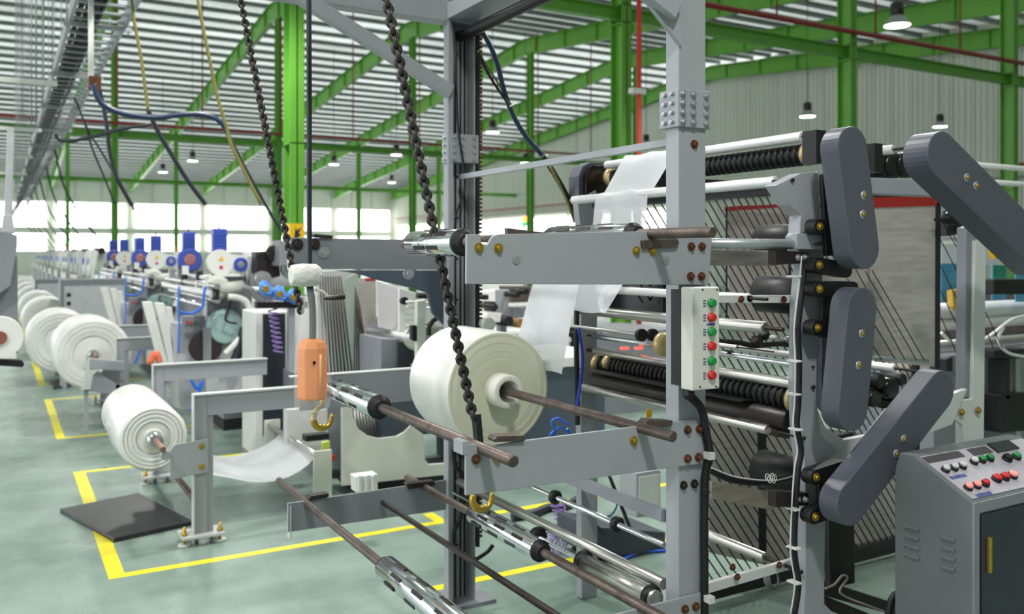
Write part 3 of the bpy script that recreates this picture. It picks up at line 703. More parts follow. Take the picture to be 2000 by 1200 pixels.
# cable run down the post
wp = [(1566, 500), (1560, 560), (1551, 640), (1553, 700), (1552, 780), (1549, 830), (1557, 880), (1551, 920), (1546, 1000), (1544, 1080), (1552, 1140), (1544, 1200)]
G().tube(smooth_path([on_y(a, b, 2.38) for a, b in wp]), .003, 6).build('white_cable', mat('white_cable', (215, 215, 215), .5), tk)
G().tube(smooth_path([on_y(a + 8, b, 2.40) for a, b in wp]), .011, 8).build('black_cable', BLACK, tk)
for a, b in ((1553, 540), (1553, 706), (1552, 771), (1556, 840), (1550, 996), (1552, 1072), (1553, 1140)):
    q = on_y(a + 4, b, 2.38); G().box(q[0] - .014, q[0] + .014, 2.37, 2.42, q[2] - .003, q[2] + .003).build('cable_tie', WHITE, tk)
G().tube(smooth_path([on_y(a, b, 2.6) for a, b in ((1385, 918), (1420, 935), (1460, 943), (1500, 942), (1550, 932))]), .012, 8).build('black_cable', BLACK, tk)
G().tube(smooth_path([on_y(a, b, 2.58) for a, b in ((1385, 912), (1430, 930), (1480, 938), (1520, 938), (1552, 930))]), .003, 6).build('white_cable', _mats['white_cable'], tk)
g = G()
for k in range(4):
    q = on_y(1500 + k * 4, 933 + (k % 2) * 3, 2.55); g.torus(q, .014, .002, (1, 0, .2 * k), (0, .3, 1), 14, 5)
g.build('cable_knot', _mats['white_cable'], tk)
g = G()
for k in range(5):
    q = on_y(1507 + k, 1132 - k, 2.9); g.torus(q, .045, .004, (1, .1 * k, 0), (0, .3, 1), 20, 5)
tag(g.build('cable_coil', mat('grey_cable', (120, 120, 124), .5)), 'coil of thin grey cable hanging under the lower green-grey bar', 'cable')
x0, z0 = vline(1560, 985, 2.6)
pl('bottom_rail', [(1610, 1135), (1780, 1190), (1790, 1215), (1612, 1165)], 2.7, .04, BLACK)
pl('bottom_rail', [(1612, 1165), (1860, 1265), (1860, 1290), (1612, 1190)], 2.72, .03, DKSTEEL)
G().tube(smooth_path([on_y(a, b, 2.6) for a, b in ((1612, 1150), (1630, 1142), (1645, 1125), (1655, 1130), (1640, 1155), (1660, 1170), (1700, 1185), (1740, 1200))]), .005, 6).build('loose_cable', mat('pinkish_cable', (190, 170, 165), .5), tk)
G().tube(smooth_path([on_y(a, b, 2.5) for a, b in ((1735, 1240), (1738, 1190), (1748, 1165), (1765, 1160))]), .018, 8).build('hose_bend', BLACK, tk)
# far-side drive cover seen from inside
g = G().prism(P([(1126, 385), (1126, 345), (1134, 325), (1150, 317), (1172, 318), (1185, 335), (1190, 360), (1186, 385)], 4.02), 4.0, 4.1).build('far_cover', CHAR, tk, bevel=.006)
G().prism(P([(1142, 382), (1142, 345), (1152, 325), (1172, 320), (1185, 338), (1190, 382)], 3.98), 3.965, 3.995).build('far_cover', BLACKG, tk)
for q_ in (on_y(1193, 346, 3.9),): G().lathe([(-.02, .03), (-.01, .042), (.01, .045), (.02, .035)], q_, 'y', 24).build('end_disc', GOLD, tk)
q = on_y(1190, 709, 3.75); G().lathe([(-.02, .025), (-.01, .04), (.01, .042), (.02, .03)], q, 'y', 24).build('end_disc', GOLD, tk)
q = on_y(1296, 673, 3.0); G().lathe([(-.02, .03), (-.01, .05), (.01, .052), (.02, .04)], q, 'y', 24).build('end_disc', GOLD, tk)
# black machine back between the posts
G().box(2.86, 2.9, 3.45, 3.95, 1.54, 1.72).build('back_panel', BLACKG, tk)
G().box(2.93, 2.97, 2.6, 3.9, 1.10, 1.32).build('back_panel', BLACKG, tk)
G().tube(smooth_path([on_y(a, b, 3.7) for a, b in ((1130, 640), (1138, 700), (1132, 760), (1126, 800))]), .008, 6).build('blue_cable', mat('deep_blue_cable', (30, 60, 170), .4), tk)
G().tube(smooth_path([on_y(a, b, 3.75) for a, b in ((1127, 560), (1126, 680), (1128, 780), (1128, 830))]), .014, 6).build('black_cable', BLACK, tk)
q = [on_y(a, b, 2.9) for a, b in ((1388, 664), (1410, 667), (1445, 670), (1475, 676), (1520, 672), (1550, 676))]; G().tube(smooth_path(q), [.014, .01, .01, .014, .02, .012] + [.012] * 25, 8).build('bent_lever', DKSTEEL, tk)
for i, (px, py, r) in enumerate(((1492, 656, .02), (1478, 668, .028), (1396, 668, .024), (1535, 664, .016), (1512, 660, .012), (1420, 690, .014))):
    q = on_y(px, py, 2.9); G().lathe([(-.02, r * .6), (-.015, r), (.015, r), (.03, r * .5)], q, 'y', 12).build('lever_knob', [BLACK, DKSTEEL, BLACK, ZINC, WHITE, DKSTEEL][i], tk)
q = on_y(1268, 808, 3.1); G().box(q[0] - .015, q[0] + .015, 3.1, 3.104, q[2] - .018, q[2] + .018).build('warning_label', YELB, tk)
for i, (px, py, r, L) in enumerate(((1884, 440, .045, .05), (1868, 424, .04, .05), (1722, 745, .035, .1), (1745, 760, .05, .12), (1765, 742, .03, .1), (1712, 780, .04, .1), (1752, 790, .03, .1))):
    q = on_y(px, py, 2.6); G().lathe([(0, r * .8), (.01, r), (L, r), (L + .01, r * .6)], q, 'y', 16).build('gear_wheel', [BLACK, BLACKG][i % 2], tk)
roller(1748, 720, 2.55, 2.55, 3.8, .018, ALU)
# small lit lamps on the far side
for px in (1222, 1250):
    q = on_y(px, 681, 3.5); G().box(q[0] - .02, q[0] + .02, q[1], q[1] + .02, q[2] - .006, q[2] + .006).build('indicator', mat('red_indicator', (255, 90, 80), .4, var=0, emit=1.5), tk)

# ---- charcoal belt covers (each lifts off)
def belt_cover(label, c1, c2, r, y0=2.22, th=.085, bolts=()):
    a, b_ = on_y(c1[0], c1[1], y0), on_y(c2[0], c2[1], y0)
    t = thing('belt_cover', label, 'belt cover', ((a[0] + b_[0]) / 2, y0 + th / 2, (a[2] + b_[2]) / 2), 'charcoal drive belt covers')
    G().prism(stadium((a[0], a[2]), (b_[0], b_[2]), r, 16), y0, y0 + th).build('cover_shell', CHAR, t, bevel=.004)
    for px, py in bolts:
        q = on_y(px, py, y0)
        o = G().lathe([(0, .017), (-.002, .017), (-.003, .009)], (q[0], y0, q[2]), 'y', 20).build('washer', ZINC, t)
        G().cyl((q[0], y0 - .002, q[2]), (q[0], y0 - .01, q[2]), .008, 6).build('bolt', BRASS, o)
    return t
belt_cover('upright charcoal belt cover at the top of the right roller frame', (1666, 289), (1690, 484), .0805, bolts=((1687, 382), (1685, 419)))
belt_cover('upright charcoal belt cover in the middle of the right roller frame', (1685, 604), (1667, 801), .0805, bolts=((1683, 652), (1677, 714)))
belt_cover('slanting charcoal belt cover rising towards the right above the control cabinet', (1839, 764), (1664, 985), .082, bolts=((1765, 858), (1750, 887)))
belt_cover('large tilted charcoal belt cover running out of the picture at the upper right', (1842, 303), (2040, 497), .092, y0=2.12, th=.11, bolts=((1888, 347), (1906, 363)))

# ---- fabric, cords and film
fb = thing('woven_fabric_web', 'grey woven fabric sheet with a red top edge hanging behind the rollers', 'fabric', (4.2, 3.8, 1))
yW = 3.75
def sheet_px(name, pts, y, m, par, th=.004): return G().prism(P(pts, y), y, y + th).build(name, m, par)
sheet_px('fabric_panel', [(1420, 410), (1541, 405), (1541, 640), (1500, 665), (1440, 660), (1425, 630)], yW, WEAVE, fb)
sheet_px('red_edge', [(1416, 413), (1541, 404), (1541, 398), (1416, 404)], yW - .006, REDT, fb)
sheet_px('fabric_panel', [(1385, 800), (1560, 830), (1700, 850), (1760, 900), (1765, 1160), (1700, 1172), (1610, 1130), (1385, 1080)], yW, WEAVE, fb)
sheet_px('fabric_panel', [(1700, 400), (1834, 395), (1834, 718), (1700, 704)], 3.2, WEAVE, fb)
sheet_px('fabric_panel', [(1560, 520), (1702, 520), (1702, 700), (1560, 690)], 3.25, WEAVE, fb)
sheet_px('red_edge', [(1640, 388), (1834, 382), (1834, 402), (1640, 408)], 3.19, REDT, fb)
sheet_px('black_edge', [(1830, 392), (1838, 392), (1836, 720), (1829, 720)], 3.19, INK, fb, .01)
for a, w in ((1418, 3), (1541, 4), (1548, 8)):
    sheet_px('black_edge', [(a, 405), (a + w, 405), (a + w, 640), (a, 640)], yW - .02, INK if w != 8 else WHITE, fb)
sheet_px('black_strap', [(1480, 830), (1497, 830), (1497, 1090), (1483, 1090)], yW - .1, INK, fb)
G().cyl(on_y(1705, 698, 3.15), on_y(1812, 706, 3.15), .012, 10).build('hem_rod', ZINC, fb)
cords = thing('cord_curtain', 'curtain of slanting black cords stretched behind the rollers', 'cords', (4.2, 3.6, 1))
CORD = mat('black_cord', (20, 20, 24), .6, var=0)
yC = 3.55
def cord_seg(x0_, za_, zb_):
    X = lambda z: x0_ + 1.62 * (2.22 - z) / 2.1
    if X(zb_) > 4.95: zb_ = 2.22 - (4.95 - x0_) * 2.1 / 1.62
    if za_ - zb_ > .06: G().cyl((X(za_), yC, za_), (X(zb_), yC, zb_), .0044, 5).build('cord', CORD, cords)
for k in range(76):
    x = 1.05 + k * .0565
    x_mid = x + 1.62 * .6 / 2.1; zt_ = min(2.22, 2.22 - (2.75 - x) * 2.1 / 1.62)
    if x_mid >= 3.0: cord_seg(x, zt_, .12)
    else:
        if x_mid > 2.8: cord_seg(x, zt_, 1.62)
        cord_seg(x, 2.22 - (3.0 - x) * 2.1 / 1.62, .12)
G().box(2.74, 5.0, yC - .02, yC + .02, 2.21, 2.26).build('cord_rail', BLACK, cords)
G().box(3.05, 5.0, yC - .03, yC + .03, .04, .12).build('cord_rail', BLACK, cords)
for x in (4.97,): G().box(x - .015, x + .015, yC - .02, yC + .02, 0, 2.26).build('rail_post', BLACK, cords)
for a, b_, c_, d_ in ((1618, 640, 1668, 700), (1620, 600, 1700, 700), (1640, 575, 1722, 703), (1655, 545, 1748, 702), (1668, 520, 1768, 704), (1690, 530, 1790, 704), (1703, 528, 1806, 705), (1838, 430, 1868, 482), (1838, 470, 1905, 600), (1838, 520, 1900, 650), (1838, 570, 1890, 680), (1838, 620, 1868, 690), (1862, 440, 1908, 540), (1850, 430, 1906, 560), (1925, 640, 1940, 680), (1925, 610, 1958, 680)):
    G().cyl(on_y(a, b_, 3.12), on_y(c_, d_, 3.12), .003, 5).build('cord', CORD, cords)
G().box(on_y(1830, 430, 3.12)[0], on_y(1930, 430, 3.12)[0], 3.1, 3.14, on_y(1830, 432, 3.12)[2], on_y(1830, 426, 3.12)[2]).build('cord_rail', BLACK, cords)

film = thing('film_web', 'thin white film web coming over the top rollers and down to the big roll', 'film', (2.4, 3.5, 1.7))
prof = [(R1[0] + .03, R1[1] + .01), (R1[0], R1[1] + .024), (R1[0] - .02, R1[1] + .015), (R2[0] + .02, R2[1] + .02), (R2[0], R2[1] + .025), (R2[0] - .024, R2[1]), (2.60, 2.0), (2.56, 1.85), (2.40, 1.62), (2.37, 1.60), (2.335, 1.62), (2.30, 1.80), (2.27, 1.81), (2.24, 1.74), (2.17, 1.5), (2.135, 1.34)]
pr = smooth_path([(a, 0, b_) for a, b_ in prof], 4)
g = G(); nn = 12
for i, p in enumerate(pr):
    for j in range(nn + 1):
        s_ = j / nn; w0, w1 = 3.27, 3.68
        yy = w0 + (w1 - w0) * s_ + (.1 * (1 - min(1, i / 14)) if True else 0) * 0
        g.v.append((p.x + .006 * math.sin(9 * s_ + i * .35), yy, p.z + .004 * math.sin(13 * s_ + i * .2)))
for i in range(len(pr) - 1):
    for j in range(nn):
        a = i * (nn + 1) + j; g.f.append((a, a + 1, a + nn + 2, a + nn + 1)); g.sm.append(True)
g.build('film_sheet', SHEET, film)

# ---- control cabinet at the lower right
cb = thing('control_cabinet', 'grey control cabinet with a sloping button panel and a dark slate door', 'control cabinet', (3.3, 2.05, 0))
cx0, cx1, cy0, cy1 = 2.93, 3.62, 1.87, 2.16
side = [(cy0, 0), (cy0, 1.0), (2.10, 1.12), (cy1, 1.12), (cy1 + .02, 1.05), (cy1 + .02, 0)]
CABM = mat('cabinet_grey', (104, 110, 112), .32, var=.03)
G().prism([(a, b_) for a, b_ in side], cx0, cx1, 'x').build('cabinet_body', CABM, cb, bevel=.004)
def on_slope(px, py):                                # point on the sloping top
    dx, dy = ray(px); k = (1.12 - 1.0) / (2.10 - cy0)
    # z = 1.0 + k (y-cy0);  z = H - (py-495) t/F ; y = dy t
    t_ = (H - 1.0 + k * cy0) / (k * dy + (py - 495) / F); return Vector((dx * t_, dy * t_, H - (py - 495) * t_ / F))
nrm = Vector((0, -.12, .23)).normalized()
def slope_quad(name, pts, m, h0=.0, h1=.003, par=cb):
    q = [on_slope(*p) for p in pts]; n_ = len(q)
    return G().add([p + nrm * h0 for p in q] + [p + nrm * h1 for p in q], [tuple(range(n_)), tuple(range(2 * n_ - 1, n_ - 1, -1))] + [(i, i + n_, (i + 1) % n_ + n_, (i + 1) % n_) for i in range(n_)]).build(name, m, par)
def sl(x, v, h0, h1): # panel coords: x metres, v 0..1 up the slope
    y = cy0 + (2.10 - cy0) * v; z = 1.0 + .12 * v; return Vector((x, y, z))
def slope_box(name, x0_, x1_, v0_, v1_, h0, h1, m):
    q = [sl(x0_, v0_, 0, 0), sl(x1_, v0_, 0, 0), sl(x1_, v1_, 0, 0), sl(x0_, v1_, 0, 0)]
    return G().add([p + nrm * h0 for p in q] + [p + nrm * h1 for p in q], [(0, 3, 2, 1), (4, 5, 6, 7), (0, 1, 5, 4), (1, 2, 6, 5), (2, 3, 7, 6), (3, 0, 4, 7)]).build(name, m, cb)
slope_box('panel_plate', cx0 + .02, cx1 - .02, .06, .95, .0, .003, mat('pale_lilac_panel', (196, 190, 200), .25, .2, var=.05))
def knob(x_, v_, m, r=.013, h=.022, name='button'):
    c = sl(x_, v_, 0, 0) + nrm * .003
    o = G().tube([c, c + nrm * h * .5], [r * 1.25, r * 1.2], 18).build('button_collar', BLACK, cb)
    G().tube([c + nrm * h * .5, c + nrm * h * .8, c + nrm * h], [r, r, r * .8], 18).build(name, m, o)
PINK = mat('pink_lit_button', (240, 150, 140), .3, var=0, emit=.25); PALE = mat('pale_button', (200, 205, 200), .35, var=0)
for i in range(3): knob(2.985 + i * .05, .62, PALE)
for i in range(3): knob(2.985 + i * .05, .24, [PINK, PINK, REDB][i])
for i in range(3): knob(3.17 + i * .05, .66, [PALE, GREENB, GREENB][i])
for i in range(3): knob(3.17 + i * .05, .28, [REDB, REDB, PINK][i], .015)
knob(3.36, .6, BLACK, .016); knob(3.42, .3, REDB, .015); knob(3.42, .6, GREENB, .015)
for x_ in (2.985, 3.0): slope_box('label_strip', x_ - .02, x_ + .07, .44 if x_ < 2.99 else .06, .50 if x_ < 2.99 else .12, .003, .0036, INKB)
slope_box('dark_field', cx0 + .02, cx0 + .24, .80, .93, .003, .0045, mat('dark_panel_field', (70, 60, 68), .3, var=.04))
slope_box('dark_field', 3.22, 3.34, .78, .93, .003, .0045, _mats['dark_panel_field'])
slope_box('screen', 3.36, 3.5, .75, .95, .003, .01, BLACKG)
G().box(cx0 + .04, cx1 - .04, cy0 - .012, cy0, .06, .955).build('door', CONTROL, cb, bevel=.003)
for xa_, xb_, za_, zb_ in ((cx0, cx0 + .03, .0, 1.0), (cx0 + .03, cx1, .962, 1.0), (cx0 + .03, cx1, .0, .05)):
    G().box(xa_, xb_, cy0 - .006, cy0 + .002, za_, zb_).build('edge_trim', GREY2, cb, bevel=.001)
q = on_y(1922, 1080, cy0); G().box(q[0] - .006, q[0] + .008, cy0 - .026, cy0 - .012, q[2] - .065, q[2] + .06).build('door_handle', BRASS, cb, bevel=.002)
for k in range(4):                                   # pressed louvres on the visible side
    for ya_, yb_ in ((2.075, 2.135), (1.935, 1.985)):
        z = .86 - k * .035 - (0 if ya_ > 2 else -.0)
        G().prism([(cx0, z), (cx0 - .008, z - .004), (cx0 - .008, z - .014), (cx0, z - .018)], ya_, yb_).build('louvre', CABM, cb, bevel=.002)

# ---- printing line far right behind the posts
pm = thing('printing_line', 'distant printing machine with blue print sheets and long pale rollers behind the right post', 'machine', (7.5, 4.6, 0))
yP = 4.6
for pts, m in (([(1838, 515), (1875, 515), (1880, 585), (1838, 590)], 'b'), ([(1885, 518), (1920, 518), (1920, 585), (1885, 585)], 'b'), ([(1938, 518), (1966, 518), (1966, 586), (1938, 586)], 'b'), ([(1984, 515), (2030, 515), (2030, 590), (1984, 590)], 'b')):
    G().prism(P(pts, yP), yP, yP + .01).build('blue_sheet', mat('blue_print_film', (90, 165, 210), .4, var=.08, scale=5), pm)
G().prism(P([(1938, 518), (1962, 518), (1962, 555), (1950, 562), (1938, 552)], yP - .01), yP - .02, yP - .01).build('green_print', mat('green_print', (50, 150, 130), .5, var=.1), pm)
G().prism(P([(1860, 568), (1895, 562), (1900, 625), (1862, 600)], yP - .1), yP - .1, yP - .05).build('ochre_block', mat('ochre_paint', (205, 165, 70), .5, var=.08), pm)
for py, r, m in ((476, .03, WHITE), (462, .025, ALU), (612, .07, ALU), (640, .05, WHITE), (672, .03, BRUSHED), (690, .06, WHITE), (715, .08, mat('beige_roller', (190, 180, 170), .4)), (745, .03, ALU), (770, .05, BRUSHED), (792, .03, CHROME)):
    x0, z0 = on_y(1845, py, yP)[0], on_y(1845, py, yP)[2]
    G().cyl((x0 - .6, yP + (py % 7) * .06, z0), (x0 + 3.4, yP + (py % 7) * .06, z0), r, 16).build('long_roller', m, pm)
G().prism(P([(1838, 480), (2060, 495), (2060, 520), (1838, 515)], yP + .5), yP + .5, yP + .6).build('top_rail', LIGHT, pm)
hz = G().prism(P([(1940, 488), (1962, 484), (1966, 502), (1945, 506)], yP - .2), yP - .2, yP - .15).build('hazard_plate', YELB, pm)
for a in (1944, 1954): G().prism(P([(a, 487), (a + 4, 486), (a + 10, 504), (a + 5, 505)], yP - .21), yP - .21, yP - .2).build('black_stripe', INK, hz)
G().prism(P([(1966, 492), (1978, 490), (1978, 504), (1966, 505)], yP - .2), yP - .2, yP - .15).build('blue_knob', BLUEM, pm)
for pts in ([(1942, 770), (1990, 765), (1994, 840), (1945, 845)], [(1930, 683), (2010, 680), (2010, 700), (1930, 700)], [(1952, 700), (1962, 700), (1962, 780), (1952, 780)], [(1930, 545), (2010, 545), (2010, 575), (1930, 575)], [(1838, 700), (1850, 695), (1850, 725), (1838, 725)], [(1838, 430), (1905, 435), (1900, 455), (1838, 462)]):
    G().prism(P(pts, yP - .4), yP - .45, yP - .3).build('black_block', BLACK, pm, bevel=.01)
G().prism(P([(1972, 700), (1982, 700), (1982, 860), (1972, 860)], yP - .35), yP - .4, yP - .35).build('slide_rod', BRUSHED, pm)
for pts in (((1838, 650), (1860, 668), (1900, 672), (1935, 655), (1975, 625), (2010, 615)), ((1960, 640), (1950, 665), (1970, 690), (2020, 700))):
    G().tube(smooth_path([on_y(a, b_, yP - .5) for a, b_ in pts]), .012, 8).build('white_hose', WHITE, pm)
for py in (322, 354):
    a = on_y(1905, py, 7.5); G().cyl(a, (a[0] + 3.5, 7.5, a[2]), .035, 10).build('high_rail', WHITE, pm)
    G().box(a[0] + 1.6, a[0] + 1.66, 7.5, 7.56, 0, a[2]).build('rail_post', LIGHT, pm)
x0 = on_y(1840, 800, yP)[0]; G().box(x0 - .4, x0 + 3.2, yP - .2, yP + .6, 0, 1.05).build('machine_bed', GREY2, pm)
G().box(x0 - .6, x0 + 3.2, yP + .55, yP + .65, .9, 1.6).build('machine_bed', mat('brown_bed', (120, 108, 104), .5, var=.1), pm)

# ================================================================== MIDDLE: THE NEXT WINDER BEHIND THE FRAME
mw = thing('film_converting_machine', 'white-fronted film machine with a curved cut-out behind the grey frame', 'machine', (2.9, 6.8, 0))
yM = 6.4
def pm_(name, pts, y, th, m, bev=.004, par=mw): return G().prism(P(pts, y), y, y + th).build(name, m, par, bevel=bev)
pm_('front_plate', [(668, 790), (688, 790), (690, 815), (700, 838), (718, 852), (740, 857), (775, 853), (790, 845), (803, 832), (828, 850), (830, 898), (838, 908), (900, 903), (900, 925), (668, 950)], yM, .03, CREAM)
pm_('side_panel', [(560, 800), (640, 800), (640, 905), (560, 905)], yM + .5, .1, LIGHT)
pm_('side_panel', [(620, 530), (690, 526), (700, 548), (686, 572), (680, 760), (620, 770)], yM + .25, .06, LIGHT)
pm_('glass_guard', [(676, 545), (700, 530), (705, 760), (676, 760)], yM + .2, .01, mat('greenish_guard', (165, 178, 168), .3, var=.03))
pm_('fabric_panel', [(700, 545), (735, 540), (735, 735), (700, 740)], yM + .4, .02, WEAVE)
pm_('red_edge', [(714, 545), (734, 543), (734, 549), (716, 550)], yM + .35, .02, REDT)
for k in range(9):
    a = on_y(625 + k * 5, 540, yM + .2); b_ = on_y(635 + k * 7, 760, yM + .2)
    G().cyl(a, b_, .006, 5).build('cord', DKSTEEL, mw)
for k in range(7):
    a = on_y(694 + k * 1.5, 560 + k * 6, yM + .15); b_ = on_y(692 + k * 5, 745, yM + .15)
    G().cyl(a, b_, .005, 5).build('cord', DKSTEEL, mw)
for k in range(11):
    a = on_y(692 + k * 6, 800, yM + .6); b_ = on_y(700 + k * 6, 860, yM + .6)
    G().cyl(a, b_, .01, 5).build('cord', BRUSHED, mw)
pm_('guard_plate', [(655, 528), (872, 528), (872, 640), (845, 612), (835, 572), (800, 562), (740, 548), (700, 535)], 5.1, .03, SLATE)
pm_('white_film_panel', [(735, 548), (785, 565), (785, 650), (740, 640)], yM - .2, .02, mat('pale_lilac_film', (222, 216, 220), .4, var=.03))
x_, z_ = vline(700, 633, yM); g = G()
q = on_y(835, 650, 5.9)
G().cyl(on_y(738, 645, 6.6), on_y(835, 660, 5.9), .11, 24).build('bright_drum', BRUSHED, mw)
pm_('white_film_panel', [(780, 563), (812, 572), (812, 640), (780, 650)], 5.95, .03, WHITE)
pm_('white_film_panel', [(828, 575), (872, 580), (872, 640), (828, 640)], 5.95, .03, WHITE)
q = on_y(791, 588, 5.85); G().lathe([(0, .028), (.04, .028)], q, 'y', 16).build('black_knob', BLACK, mw)
for py in (590, 600, 637): G().cyl(on_y(793, py, 5.8), on_y(868, py + 4, 5.8), .009, 8).build('small_rod', BRUSHED, mw)
pm_('post', [(815, 588), (832, 586), (832, 755), (815, 755)], 5.6, .05, CREAM)
pm_('black_clamp', [(805, 636), (814, 636), (814, 668), (805, 664)], 5.6, .05, BLACK)
G().tube(smooth_path([on_y(a, b, 5.5) for a, b in ((838, 655), (838, 640), (848, 625), (866, 618))]), .018, 8).build('black_hose', BLACK, mw)
G().tube(smooth_path([on_y(a, b, 5.5) for a, b in ((815, 578), (835, 578), (855, 582), (868, 600))]), .02, 8).build('black_hose', BLACK, mw)
pm_('cabinet_box', [(744, 662), (815, 664), (815, 740), (744, 740)], 6.1, .5, GREY2)
pm_('cabinet_door', [(778, 668), (815, 668), (815, 740), (778, 740)], 6.05, .03, CONTROL)
pm_('cabinet_box', [(744, 730), (900, 700), (900, 840), (744, 860)], 6.9, .4, SLATE)
pm_('dark_base', [(668, 935), (900, 905), (900, 935), (690, 960)], yM + .2, .3, BLACK)
pm_('connector_block', [(694, 932), (738, 926), (738, 960), (696, 963)], 5.4, .1, WHITE)
for px in (703, 716, 729): pm_('connector_rib', [(px - 3, 930), (px + 3, 929), (px + 3, 961), (px - 3, 962)], 5.38, .02, WHITE)
pm_('cable_clamp', [(630, 865), (645, 862), (645, 880), (630, 882)], 6.3, .04, mat('lime_plastic', (190, 205, 90), .5))
for px, py in ((618, 855), (630, 898), (640, 930)):
    q = on_y(px, py, 6.6); G().box(q[0] - .08, q[0] + .1, 6.6, 6.7, q[2] - .025, q[2] + .02).build('machine_fitting', BLACK if py != 898 else REDT, mw)
x0_ = on_y(668, 940, yM)[0]
G().box(x0_ + .05, x0_ + .95, yM + .7, yM + 1.8, .0, .8).build('machine_bed', GREY2, mw)

tb = thing('slate_workbench', 'white-topped bench with a slate-blue front behind the big film roll', 'bench', (4.0, 7, 0))
zt = .95
xq0, xq1 = on_y(935, 740, 6.6)[0], on_y(1128, 720, 6.6)[0]
G().box(xq0, xq1 + .4, 6.56, 7.6, zt - .09, zt).build('table_top', WHITE, tb, bevel=.01)
G().box(xq0 + .03, xq1 + .3, 6.6, 7.5, 0, zt - .09).build('cabinet_front', SLATE, tb)
ww = thing('white_film_machine', 'cluttered white machine with brown-ended rolls behind the white-topped bench', 'machine', (4.6, 7.2, 0))
yB = 8.3
for pts, y, th, m in (([(935, 570), (1040, 562), (1040, 640), (935, 650)], yB + .9, .3, WHITE), ([(925, 655), (1130, 645), (1130, 690), (925, 690)], yB, .8, WHITE), ([(950, 612), (980, 612), (978, 630), (946, 630)], yB - .3, .2, WHITE),
                      ([(975, 566), (996, 566), (990, 650), (978, 650)], yB - .1, .1, GREY), ([(1000, 560), (1045, 560), (1045, 590), (1000, 592)], yB + .2, .3, mat('brown_machine_paint', (84, 72, 64), .5)), ([(943, 576), (955, 576), (955, 586), (943, 586)], yB, .1, BLACK), ([(960, 590), (975, 590), (978, 610), (962, 610)], yB, .2, DKSTEEL)
                      , ([(1000, 600), (1040, 598), (1040, 620), (1000, 622)], yB, .1, GREY2), ([(1075, 640), (1125, 636), (1125, 680), (1070, 690)], yB - .4, .3, DKSTEEL), ([(1130, 635), (1180, 640), (1180, 655), (1130, 652)], yB, .1, GREY2)):
    G().prism(P(pts, y), y, y + th).build('machine_block', m, ww, bevel=.01)
for px, py, r, m in ((994, 628, .055, BLACK), (1018, 632, .05, mat('brown_core', (140, 105, 60), .5)), (1012, 576, .03, BLACK), (1028, 570, .03, BLACK), (968, 600, .03, BLACK)):
    q = on_y(px, py, yB - .35); G().lathe([(0, r), (.35, r)], q, 'y', 20).build('roll_end', m, ww)
for k in range(14):
    px, py = 1075 + (k * 37) % 50, 642 + (k * 23) % 42; q = on_y(px, py, yB - .5); r = .015 + .01 * (k % 3)
    G().cyl(q, (q[0] + .05 * math.sin(k), q[1] + .1, q[2] + .04 * math.cos(k)), r, 8).build('machine_fitting', [BLACK, WHITE, ZINC, DKSTEEL][k % 4], ww)
q = on_y(930, 700, yB); G().box(q[0] - .1, q[0] + 2.8, yB, yB + 1.2, 0, .95).build('machine_bed', GREY2, ww)
# signal tower
sg = thing('signal_tower', 'small signal tower glowing orange and green beyond the upper plate', 'signal light', on_y(1024, 445, 10))
q = on_y(1024, 432, 10)
G().cyl((q[0], 10, 1.2), (q[0], 10, q[2] - .04), .015, 8).build('pole', ZINC, sg)
G().cyl((q[0], 10, q[2] - .01), (q[0], 10, q[2] + .06), .03, 14).build('orange_lamp', mat('orange_signal', (255, 120, 40), .3, var=0, emit=5), sg)
G().cyl((q[0], 10, q[2] - .06), (q[0], 10, q[2] - .01), .03, 14).build('green_lamp', mat('green_signal', (30, 200, 110), .3, var=0, emit=1), sg)
G().box(q[0] - .2, q[0] + .25, 9.9, 10.3, 0, 1.25).build('tower_base', GREY2, sg)

# loose things on the floor between the columns
bw = thing('blower_box', 'dark slate machine box on the floor behind the lower rollers', 'machine', (3.1, 4.3, 0))
G().prism(P([(1150, 1028), (1300, 1040), (1300, 1098), (1165, 1092), (1150, 1060)], 4.35), 4.35, 4.7).build('box_shell', mat('dark_violet_slate', (70, 72, 86), .35), bw, bevel=.006)
q = on_y(1150, 1000, 4.4); G().box(q[0] + .05, q[0] + .5, 4.4, 4.65, 0, .12).build('box_base', BLACK, bw)
jb = thing('junction_box', 'pale grey floor cabinet seen left of the near column, beneath the middle plate', 'box', (2.9, 3.9, 0))
a = on_y(1243, 960, 3.85)
q0, q1 = on_y(1243, 925, 5.0), on_y(1290, 925, 5.0)
G().box(q0[0], q1[0], 5.0, 5.2, .0, q0[2]).build('box_shell', GREY, jb, bevel=.004)
G().box(q0[0] + .02, q1[0] - .02, 4.99, 5.0, .03, q0[2] - .03).build('box_door', LIGHT, jb)
g = G()
for k in range(9):
    a = k * .7; c = on_z(1080 + 14 * math.cos(a), 1060 + 9 * math.sin(a), .05)
    g.torus(c, .07, .004, (1, .2 * math.cos(a), 0), (.1, 0, 1), 16, 5)
tag(g.build('air_line_coil', PURPLE), 'coiled purple air line lying on the green floor behind the lower chuck', 'air hose')
pts = []
for k in range(120):
    a = k * .42; f = k / 119; c = Vector(on_y(1106 - 20 * f, 1045 - 70 * f, 4.9)); pts.append(c + Vector((math.cos(a) * .045, math.sin(a) * .045, 0)))
tag(G().tube(pts, .0045, 5).build('air_line_coil', PURPLE), 'purple spiral air line hanging down between the lower rollers', 'air hose')
g = G().tube(smooth_path([on_y(a, b, 4.6) for a, b in ((1110, 830), (1090, 818), (1078, 825), (1085, 845), (1075, 850), (1095, 835), (1115, 850), (1108, 838))]), .008, 6)
tag(g.build('air_tube', BLUET), 'bunch of bright blue air tubing behind the middle plate beside the big roll', 'air hose')
g = G().tube(smooth_path([on_y(a, b, 4.3) for a, b in ((1120, 940), (1165, 948), (1195, 965), (1205, 985), (1195, 1005), (1178, 1012))]), .006, 6)
